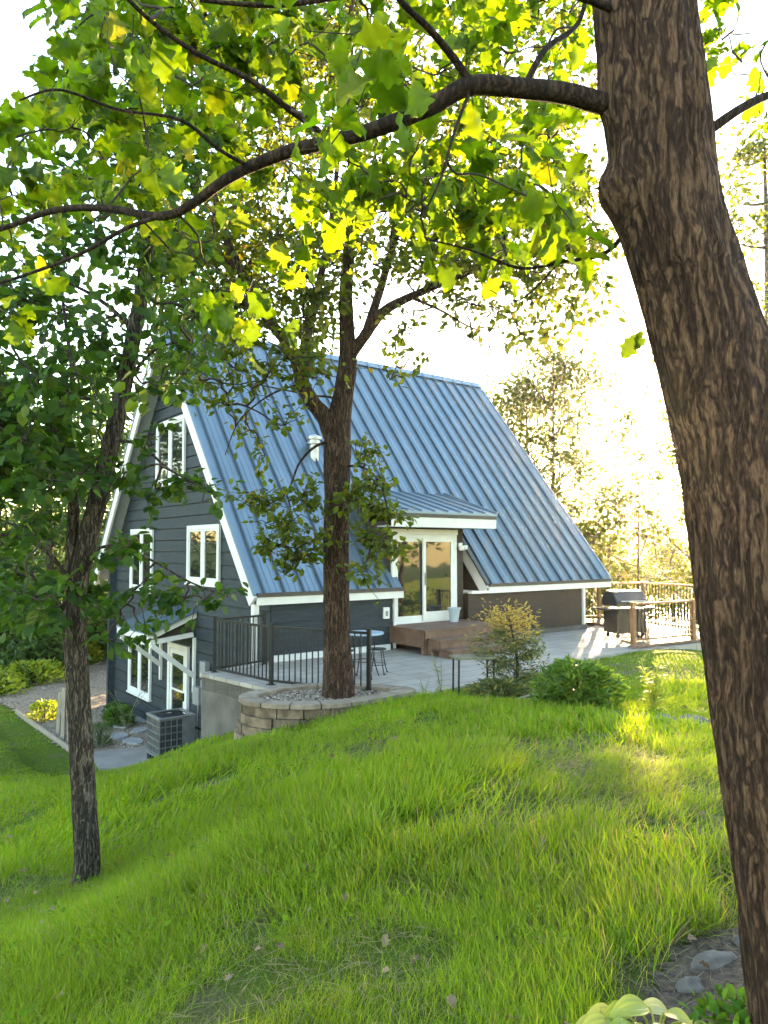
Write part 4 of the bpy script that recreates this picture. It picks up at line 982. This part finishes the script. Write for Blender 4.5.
for (x,y,h,r) in [(-13.5,29.5,10,3.2),(-17,32,12,3.6),(-20.5,29,11,3.6),(-11.5,34,12,3.4),(-15,37,14,4),(-21,37,14,4.2),(-9,37,14,3.8),(-25,33,13,4),(-12,43,16,4.5),(-19,45,16,4.6),(-26,43,15,4.5),(-6,44,15,4.0),(-31,38,14,4.5)]:
    wild_tree(x,y,h,r,'dark leafy tree standing in the woods left of the house',M['leaf_wood'],3200,(.2,.38),.17,.06,WG,ncl=60)
# undergrowth at the edge of the wood
def leaf_mass(name, pts, leaf, size, tpl=HEX, up=.3, kind='stuff', flat=.7, parent=None):
    n = len(pts); d = rng.normal(size=(n,3))+np.array([0,0,up]); nm = rng.normal(0,flat,(n,3))+np.array([0,0,1.])
    o = link(name, inst_mesh(name, tpl, pts, d, nm, rng.uniform(size[0],size[1],n)), leaf, parent)
    return tag(o, kind=kind) if kind else o
pts = []
for _ in range(230):
    x = random.uniform(-34,-6); y = 31.6+random.uniform(0,7)+max(0,(x+12))*.35; hh = random.uniform(.7,4.4); z = gz(x,y)
    for _ in range(80):
        a = rng.normal(size=3)*np.array([.8,.8,hh*.35]); pts.append((x+a[0],y+a[1],z+max(.05,hh*.5+a[2])))
for _ in range(260):
    x = random.uniform(-36,-4); y = random.uniform(38,47); hh = random.uniform(3,8.5); z = gz(x,y)
    for _ in range(75):
        a = rng.normal(size=3)*np.array([.9,.9,hh*.3]); pts.append((x+a[0],y+a[1],z+max(.05,hh*.5+a[2])))
for _ in range(150):
    y = random.uniform(23.8,33); x = random.uniform(-24,-13.6+.12*(y-24)); hh = random.uniform(.3,1.1+.12*(y-23)+.08*(-13-x)); z = gz(x,y)
    for _ in range(70):
        a = rng.normal(size=3)*np.array([.5,.5,hh*.35]); pts.append((x+a[0],y+a[1],z+max(.03,hh*.5+a[2])))
leaf_mass('undergrowth', np.array(pts), M['leaf_wood'], (.14,.3))
# wooded far shore
pts = []
for _ in range(420):
    x = random.uniform(-160,420); y = random.uniform(285,345); z = gz(x,y); hh = random.uniform(7,13)
    for _ in range(26):
        a = rng.normal(size=3)*np.array([2.6,2.6,hh*.28]); pts.append((x+a[0],y+a[1],z+max(.3,hh*.5+a[2])))
leaf_mass('far_woods', np.array(pts), M['leaf_wood'], (1.6,3.2))

# ------------------------------------------------------------------ grass
def fence_d(x, y, poly):
    return inpoly(x,y,poly)
HOUSE = [hc(.3,.0),hc(11,.0),hc(11,11),hc(.3,11)]
BED = [(.5,11.2),(1.2,10.9),(2.4,10.95),(3.0,10.6),(3.6,11.2),(3.3,12.6),(2.6,13.2),(.7,11.9)]
STRIP = [(2.72+1.3*t_,9.3-1.8*t_) for t_ in np.linspace(0,1,14)]
BED2 = [(.72,2.3),(.82,2.62),(1.05,2.85),(1.2,3.1),(1.7,3.3),(2.2,2.6),(1.6,1.9),(.7,1.9)]
def blades(n, y0, y1, wid, hgt, dens_fn=None):
    yy = np.sqrt(rng.uniform(y0*y0,y1*y1,n)); xx = rng.uniform(-1,1,n)*(.62*yy+.9)
    k = ~(inpoly(xx,yy,PATIO)|inpoly(xx,yy,PLANTER)|inpoly(xx,yy,GRAVEL)|inpoly(xx,yy,PAD)|inpoly(xx,yy,HOUSE)|inpoly(xx,yy,DK))
    bed = inpoly(xx,yy,BED); k &= ~(bed&(rng.random(n)<.8))
    pat = np.sin(xx*1.9+yy*.7)*np.sin(yy*2.3-xx*.9)+.6*np.sin(xx*5.1-yy*3.7)*np.sin(yy*4.3+xx*2.9)
    short = np.clip(sstep(3.2,4.2,xx)*sstep(8.2,9.2,yy)+sstep(-4.6,-6,xx)*sstep(12,14,yy),0,1)
    thin = sstep(.45,.95,pat+.8*sstep(-.4,1.8,xx)*(yy<8))*(1-short); k &= rng.random(n) > thin*.88
    k &= ~inpoly(xx,yy,BED2)
    ed = np.min([np.hypot(xx-a,yy-b) for a,b in STRIP],axis=0); k &= ~((ed < .17)&(rng.random(n) < .93))
    k &= rng.random(n) < .45+.55*np.maximum(short,1)*sstep(-.9,.2,np.sin(xx*7.3+np.sin(yy*5))*np.sin(yy*6.1+np.sin(xx*4)))
    xx, yy = xx[k], yy[k]; n = len(xx); zz = gzv(xx,yy)
    short = short[k]
    hh = rng.uniform(hgt[0],hgt[1],n)*(.75+.35*np.sin(xx*1.3+2)*np.cos(yy*1.1))*(1-.42*short)
    lean = np.stack([.35*np.sin(yy*1.2+xx*.5)+.25,.3*np.cos(xx*1.4-yy*.4)-.1,np.zeros(n)],1)
    d = lean+np.stack([rng.normal(0,.42,n),rng.normal(0,.42,n),np.ones(n)],1)
    nm = np.stack([rng.normal(0,1,n),rng.normal(0,1,n)-.2,rng.uniform(.2,.9,n)],1)
    return np.stack([xx,yy,zz-.01],1), d, nm, hh
GR = []
for (n,y0,y1,w,h) in [(150000,1.3,3.6,.009,(.10,.24)),(230000,3.6,7,.016,(.10,.25)),(190000,7,12,.032,(.10,.22)),(150000,12,23,.07,(.10,.17))]:
    p,d,nm,hh = blades(n,y0,y1,w,h)
    GR.append((tpl_long(w,.42),p,d,nm,hh))
for i,(tp,p,d,nm,hh) in enumerate(GR):
    isdry = rng.random(len(p)) < .04+.22*sstep(.2,1.8,p[:,0])*(p[:,1]<7.5)
    tag(link('lawn_grass', inst_mesh('lawn_grass',tp,p[~isdry],d[~isdry],nm[~isdry],hh[~isdry]), M['grass']), kind='stuff')
    if isdry.any(): dd = d[isdry]; dd[:,2] *= .6; tag(link('dry_grass', inst_mesh('dry_grass',tp,p[isdry],dd,nm[isdry],hh[isdry]), M['dry']), kind='stuff')

n = 42000; yy = np.sqrt(rng.uniform(1.4**2,8**2,n)); xx = rng.uniform(-1,1,n)*(.6*yy+.6); k = ~(inpoly(xx,yy,PATIO)|inpoly(xx,yy,PLANTER)); xx, yy = xx[k], yy[k]
a = rng.uniform(0,6.28,len(xx)); d = np.stack([np.cos(a),np.sin(a),rng.normal(.06,.12,len(xx))],1)
tag(link('thatch', inst_mesh('thatch', tpl_long(.013,.15), np.stack([xx,yy,gzv(xx,yy)+rng.uniform(.005,.03,len(xx))],1), d, rng.normal(0,.4,(len(xx),3))+np.array([0,0,1.]), rng.uniform(.05,.15,len(xx))), M['dry']), kind='stuff')
n = 520; yy = np.sqrt(rng.uniform(1.5**2,11**2,n)); xx = rng.uniform(-1,1,n)*(.6*yy+.6); k = ~(inpoly(xx,yy,PATIO)|inpoly(xx,yy,PLANTER)); xx, yy = xx[k], yy[k]
a = rng.uniform(0,6.28,len(xx)); d = np.stack([np.cos(a),np.sin(a),rng.normal(0,.3,len(xx))],1)
M['weed'] = leafmat('lawn_weed_leaf', (.07,.14,.008), (.12,.19,.012), None, .25, (1.3,1.2,.5), .8, spec=.05)
M['litter'] = leafmat('dead_leaf', (.10,.06,.03), (.24,.16,.09), None, .15, (1,1,1), .8)
tag(link('leaf_litter', inst_mesh('leaf_litter', OAK, np.stack([xx,yy,gzv(xx,yy)+rng.uniform(.01,.09,len(xx))],1), d, rng.normal(0,.5,(len(xx),3))+np.array([0,0,1.]), rng.uniform(.03,.065,len(xx))), M['litter']), kind='stuff')
p = []; d = []
for _ in range(260):
    y = math.sqrt(random.uniform(1.6**2,9.5**2)); x = random.uniform(-1,1)*(.6*y+.4)
    if inpoly(np.array([x]),np.array([y]),PLANTER)[0] or inpoly(np.array([x]),np.array([y]),PATIO)[0]: continue
    for _ in range(random.randint(6,14)):
        b = random.uniform(0,6.28); r_ = random.uniform(0,.10); p.append((x+math.cos(b)*r_,y+math.sin(b)*r_,gz(x,y)+random.uniform(.04,.15))); d.append((math.cos(b),math.sin(b),random.uniform(.1,.9)))
leaf_p = np.array(p); tag(link('lawn_weeds', inst_mesh('lawn_weeds', tpl_hex(.34,.2), leaf_p, d, rng.normal(0,.4,(len(p),3))+np.array([0,0,1.]), rng.uniform(.018,.04,len(p))), M['weed']), kind='stuff')
# ------------------------------------------------------------------ plants and stones
def bush(name, x, y, r, h, label, cat, leaf, n, size, tpl=HEX, group=None, stems=7, dome=True, zoff=0, twig='bark_twig', fl=.7, up=.5):
    z = gz(x,y)+zoff; root = empty(name,(x,y,z),0,label,cat,group)
    mb = MB()
    for _ in range(stems):
        a = random.uniform(0,6.28); rr = r*random.uniform(.2,.7); mb.tube(smooth_path([(0,0,-.05),(math.cos(a)*rr*.4,math.sin(a)*rr*.4,h*.45),(math.cos(a)*rr,math.sin(a)*rr,h*.85)],3), .008+.006*r, 5)
    mb.build('stems', M[twig], root, smooth=True)
    a = rng.uniform(0,6.28,n); t = rng.random(n)**.45; ph = rng.random(n)
    zz = ph*h*.95; prof = np.sqrt(np.clip(1-(np.abs(ph-.38)/.66)**2,0.02,1)); lump = 1+.16*np.sin(a*4+ph*5)+.1*np.sin(a*7-ph*9)
    p = np.stack([np.cos(a)*t*r*prof*lump,np.sin(a)*t*r*prof*lump,zz],1); d = np.stack([np.cos(a),np.sin(a),np.full(n,up)],1)+rng.normal(0,.5,(n,3))
    link('foliage', inst_mesh('foliage',tpl,p,d,rng.normal(0,fl,(n,3))+np.array([0,0,1.]),rng.uniform(size[0],size[1],n)), leaf, root)
    return root
bush('shrub', 2.60, 9.75, .50, .66, 'dense round green shrub at the lawn edge right of the wispy conifer', 'shrub', M['shrub'], 1900, (.07,.15), tpl_hex(.17,.2))
# wispy conifer
cx, cy = 2.12, 11.75; cf = empty('conifer_shrub', tuple(og(cx,cy)), 0, 'wispy conifer with top coloured as sunlit at the near patio edge', 'shrub')
mb = MB(); mb.tube(smooth_path([(0,0,-.1),(.03,.02,.4),(-.03,.0,.85),(-.14,.02,1.35)],4), lerp_list([.035,.012],13), 8)
tips = []
for k in range(30):
    t = .12+.8*k/30; a = k*2.4+random.uniform(-.4,.4); rr = (.62*(1-t)**.5+.16)*random.uniform(.6,1.15)
    s = Vector((-.12*t,.01,t*1.35)); e = s+Vector((math.cos(a)*rr,math.sin(a)*rr*.9,random.uniform(-.02,.16)))
    w = wander(s,e,3,.1); mb.tube(w,[.008,.006,.005,.003],5,False); tips.append((w,t))
mb.build('trunk', M['bark_twig'], cf, smooth=True)
for nm_, sel, leaf, cnt in (('foliage',lambda t: t < .68,M['conifer'],2600),('sunlit_tint_foliage',lambda t: t >= .68,M['conifer_lit_tint'],800)):
    T = [w for w,t in tips if sel(t)]; p = []; d = []
    for _ in range(cnt):
        w = random.choice(T); t = random.uniform(.5,2.99); k = int(t); q = w[k].lerp(w[k+1],t-k); jj = .05 if nm_ == 'foliage' else .085
        p.append(tuple(q+Vector((random.gauss(0,jj),random.gauss(0,jj),random.gauss(0,jj))))); o = (w[-1]-w[0]).normalized(); d.append(tuple(o+Vector((random.gauss(0,.6),random.gauss(0,.6),random.gauss(.1,.5)))))
    link(nm_, inst_mesh(nm_,tpl_hex(.14,.1),p,d,rng.normal(0,.7,(len(p),3))+np.array([0,0,1.]),rng.uniform(.045,.10,len(p))), leaf, cf)
bush('low_juniper', 1.72, 11.05, .42, .28, 'low spreading dark juniper under the wispy conifer', 'shrub', M['conifer'], 1300, (.06,.12), tpl_hex(.14,.1), up=.3)
def weed(name, x, y, h, label, leaf, ns=4, nl_=26, ls=(.08,.16), spread=.14, tpl=NARROW, w=None, droop=-.2, cat='plant', rad=.006):
    root = empty(name, tuple(og(x,y)), 0, label, cat); mb = MB(); p = []; d = []; sz = []
    for k in range(ns):
        a = random.uniform(0,6.28); hh = h*random.uniform(.65,1); tip = Vector((math.cos(a)*spread,math.sin(a)*spread,hh)); st = smooth_path([(0,0,-.03),(tip.x*.35,tip.y*.35,hh*.5),tip],4); mb.tube(st,lerp_list([rad,rad*.5],len(st)),5)
        for i in range(nl_):
            t = random.uniform(.12,1); q = st[min(int(t*8),7)].lerp(st[min(int(t*8)+1,8)],(t*8) % 1); b = random.uniform(0,6.28); p.append(tuple(q)); d.append((math.cos(b),math.sin(b),random.uniform(.2,1.1))); sz.append(random.uniform(*ls)*(1.15-.6*t))
    mb.build('stems', leaf, root, smooth=True)
    link('leaves', inst_mesh('leaves',tpl,p,d,rng.normal(0,.4,(len(p),3))+np.array([0,0,1.]),sz), leaf, root)
weed('tall_weed', 3.36, 9.15, .74, 'tall feathery yellow green weed on the lawn right of the round shrub', M['conifer'] if 0 else M['limebush'], 8, 40, (.10,.20), .15, tpl_long(.06,.3))
weed('slender_weed', .92, 11.75, .72, 'slender pale weed at the patio edge left of the small side table', M['palewisp'], 4, 24, (.07,.15), .16)
weed('small_weed', .62, 11.35, .30, 'small pale weed at the right end of the block planter', M['palewisp'], 3, 14, (.06,.1), .1)
# hosta, ground cover, rocks by the big trunk
drape('flower_bed', [(.80,2.30),(.86,2.62),(1.05,2.88),(1.2,3.1),(1.7,3.3),(2.2,2.6),(1.6,1.9),(.8,1.9)], M['soil'], .012, .06)
hx, hy = .91, 2.50; hs = empty('hosta', tuple(og(hx,hy)), 0, 'hosta with broad cream and lime leaves at the bottom edge', 'plant')
HL = [(-.30,.02,.10,.2),(-.24,-.03,.12,.0),(-.14,-.06,.13,0),(-.10,.05,.14,.5),(-.02,.06,.15,1),(.05,.03,.14,1),(.13,-.02,.12,1),(.02,-.07,.13,.3),(-.20,.10,.11,.6),(.10,.09,.12,.9)]
def tpl_broad():
    V = []; Fq = []; C = 13
    for a in np.linspace(0,1,15):
        w_ = .30*math.sin(math.pi*a**.8)**.8+.004
        for c in np.linspace(-1,1,C): V.append((c*w_, a+.05*abs(c)*(1-a), .10*abs(c)*w_*2+.018*math.cos(c*14)*min(1,w_*4)-.45*a*a*a))
    for i in range(14):
        for k in range(C-1): o = i*C+k; Fq.append((o,o+1,o+C+1,o+C))
    return np.array(V), np.array(Fq)
big = tpl_broad()
mb = MB(); p = []; d = []; nm = []
for x,y,z,_ in HL:
    b = Vector((x*.6,y*.5,z*.75)); mb.tube(smooth_path([(0,0,-.02),(b.x*.5,b.y*.5,z*.6),b],3),.004,5); p.append(tuple(b)); d.append((x*2.4-.12+random.gauss(0,.15),y*1.5-.15,.06)); nm.append((x*.5+random.gauss(0,.2),-.3,1))
mb.build('stems', M['hosta'], hs)
link('leaves', inst_mesh('leaves',big,p,d,nm,rng.uniform(.09,.15,len(p))), M['hosta'], hs)
pts = []
while len(pts) < 1500:
    x, y = random.uniform(1.0,1.75), random.uniform(2.05,2.62)
    if y > 2.64-.25*max(0,1.15-x)*3: continue
    pts.append((x,y,gz(x,y)+random.uniform(.01,.11)))
leaf_mass('ground_cover', np.array(pts), M['groundcover'], (.03,.06), tpl_hex(.3,.15), .4)
def rock(x, y, sx, sy, sz, rz, label, group=None, name='rock', m='rock', dz=0, cat='rock'):
    bmv = MB(); seg, rg = 28, 16
    for i in range(rg+1):
        th = math.pi*i/rg
        for k in range(seg):
            a = 2*math.pi*k/seg; q = Vector((math.sin(th)*math.cos(a),math.sin(th)*math.sin(a),math.cos(th)))
            f = 1+.28*mnoise.noise(q*1.6+Vector((x*3,y*5,0)))+.13*mnoise.noise(q*3.4+Vector((x,y,3)))+.06*mnoise.noise(q*9)
            bmv.v.append((q.x*sx*f,q.y*sy*f,max(-.5,q.z)*sz*f))
    for i in range(rg):
        for k in range(seg): j = (k+1) % seg; bmv.f.append((i*seg+k,(i+1)*seg+k,(i+1)*seg+j,i*seg+j))
    o = bmv.build(name, M[m], smooth=True); o.location = og(x,y,dz); o.rotation_euler.z = rz; return tag(o,label,cat,group)
rock(1.15,2.80,.055,.042,.045,.3,'smooth rounded grey rock beside the hosta')
rock(1.31,2.96,.11,.045,.045,.35,'long pale field stone between rounded rock and huge oak')
rock(1.52,3.08,.07,.05,.05,0,'small pale stone touching the foot of the huge oak')
ES = [(2.9,9.25),(3.15,8.95),(3.32,8.65),(3.55,8.38),(3.78,8.12),(3.92,7.85),(4.02,7.55),(2.72,9.1)]
for i,(x,y) in enumerate(ES): rock(x,y,random.uniform(.13,.2),random.uniform(.09,.14),random.uniform(.05,.09),random.uniform(-1.2,-.4),'flat weathered edging stone, %s in the row from the round shrub' % ['second','third','fourth','fifth','sixth','seventh','eighth','first'][i],'edging stones across the right lawn','edging_stone','rock')
for i,(x,y,lab) in enumerate([(1.72,11.0,'grey field stone under the low juniper'),(2.05,10.75,'weathered stone in front of the wispy conifer')]): rock(x,y,.12,.08,.06,i,lab)
mb = MB(); mb.tube(smooth_path([(-.3,0,.04),(-.1,.03,.1),(.1,-.02,.13),(.3,.02,.03)],4),lerp_list([.025,.012],13),8); o = mb.build('fallen_branch', M['oldwood'], smooth=True); o.location = og(2.25,10.75); tag(o,'curved dry fallen branch beside the round shrub','branch')
# stepping stones on the lower path
SS = [(-6.35,18.6),(-6.9,19.1),(-6.55,19.75),(-7.2,20.2),(-6.9,20.9),(-7.5,21.4),(-5.6,18.9),(-6.0,19.5),(-7.3,22.2)]
for i,(x,y) in enumerate(SS):
    mb = MB(); n = 9; pr_ = [(math.cos(a)*.34*random.uniform(.8,1.1),math.sin(a)*.24*random.uniform(.8,1.1),0) for a in np.linspace(0,2*math.pi,n,endpoint=False)]
    mb.prism(pr_,(0,0,.07)); o = mb.build('stepping_stone', M['flag'], bevel=.012); o.location = og(x,y,.0); o.rotation_euler.z = random.uniform(0,3)
    tag(o,'pale grey flat stepping stone beside the house, %s from the concrete path' % ['first','third','fifth','sixth','seventh','eighth','second','fourth','ninth'][i],'stepping stone','stepping stones on the lower path')
# wooden edging between lawn and gravel
eb = MB(); ep = [(-11.0,21.9),(-10.2,20.9),(-9.2,19.7),(-8.2,18.5),(-7.55,17.7),(-6.95,17.4)]
for a,b in zip(ep,ep[1:]): eb.beam((a[0],a[1],gz(*a)+.05),(b[0],b[1],gz(*b)+.05),.05,.16)
tag(eb.build('edging_board', M['oldwood']), 'wooden edging board between the left lawn and gravel', 'edging')
for i,(x,y,h,lab) in enumerate([(-8.55,19.25,1.25,'weathered thin wooden post in the gravel, farthest left of three'),(-8.2,18.75,1.45,'weathered wooden post in the gravel, middle of three'),(-7.85,18.35,1.4,'weathered wooden post in the gravel, closest to the slender oak')]):
    mb = MB(); mb.prism([(-.05,-.04,-.1),(.05,-.04,-.1),(.05,.04,-.1),(-.05,.04,-.1)],(random.uniform(-.05,.05),.02,h)); o = mb.build('wooden_post', M['oldwood'], bevel=.008); o.location = og(x,y); tag(o,lab,'post','old posts in the gravel')
bush('lime_bush', -9.75,21.0,.42,.55,'small lime yellow bush beside the old wooden posts','bush',M['limebush'],700,(.06,.12))
bush('lime_bush', -12.9,31.2,.8,1.0,'bright yellow bush at the wood edge near the house corner','bush',M['limebush'],700,(.12,.22))
bush('lime_bush', -13.4,24.6,1.2,.9,'low yellow green bush at the wood edge behind the old posts','bush',M['limebush'],800,(.12,.24))
bush('lime_bush', -12.9,26.8,1.2,.8,'yellow green bush at the wood edge by the left frame side','bush',M['limebush'],800,(.12,.24))
bush('low_shrub', -7.35,20.3,.42,.55,'green shrub against the house wall beside the stepping stones','shrub',M['shrub'],800,(.06,.13))
bush('low_shrub', -7.05,18.2,.3,.55,'dark green tuft at the concrete path beside the slender oak','shrub',M['leaf_wood'],600,(.08,.16),tpl_long(.06,.3),up=1.2)
bush('low_shrub', -7.9,21.6,.3,.4,'small dark shrub at the house corner','shrub',M['leaf_wood'],400,(.06,.12))
weed('wispy_shrub', -7.0,19.9,1.5,'wispy pale shrub arching below the lower window', M['palewisp'], 6, 16, (.07,.14), .75)

# ------------------------------------------------------------------ light, sky, render
AZ, EL = R(18.6), R(6.6)
S = Vector((math.sin(AZ)*math.cos(EL), math.cos(AZ)*math.cos(EL), math.sin(EL)))
mb = MB(); mb.box(-1150,1150,-1150,1150,-14,46)
hz = nt('haze_air')[0]; ht = hz.node_tree; ht.nodes.remove(ht.nodes['Principled BSDF']); pv_ = ht.nodes.new('ShaderNodeVolumePrincipled')
pv_.inputs['Color'].default_value = (.95,.95,.95,1); pv_.inputs['Density'].default_value = .00024; pv_.inputs['Anisotropy'].default_value = .87
lk(ht, pv_.outputs[0], ht.nodes['Material Output'].inputs['Volume'])
tag(mb.build('haze', hz), kind='stuff')
sl = bpy.data.lights.new('sun','SUN'); sl.energy = 5; sl.angle = R(.6); sl.color = (1,.68,.34)
so = bpy.data.objects.new('sun', sl); col.objects.link(so); so.rotation_euler = (-S).to_track_quat('-Z','Y').to_euler()
w = bpy.data.worlds.new('World'); sc.world = w; w.use_nodes = True
t = w.node_tree; sk = t.nodes.new('ShaderNodeTexSky'); sk.sky_type = 'NISHITA'; sk.sun_disc = False
sk.sun_elevation = EL; sk.sun_rotation = AZ; sk.air_density = 1; sk.dust_density = .5; sk.ozone_density = .8
bg = t.nodes['Background']; bg.inputs['Strength'].default_value = .15
t.links.new(sk.outputs[0], bg.inputs['Color'])
sc.view_settings.view_transform = 'Standard'; sc.view_settings.look = 'None'; sc.view_settings.gamma = 1; sc.view_settings.use_curve_mapping = False
sc.view_settings.exposure = 3.7
sc.render.engine = 'CYCLES'; c = sc.cycles; c.use_denoising = True
try: c.denoiser = 'OPENIMAGEDENOISE'
except Exception: pass
c.max_bounces = 8; c.diffuse_bounces = 4; c.glossy_bounces = 3; c.transmission_bounces = 6; c.transparent_max_bounces = 6
c.sample_clamp_indirect = 6; c.use_adaptive_sampling = True; c.adaptive_threshold = .015
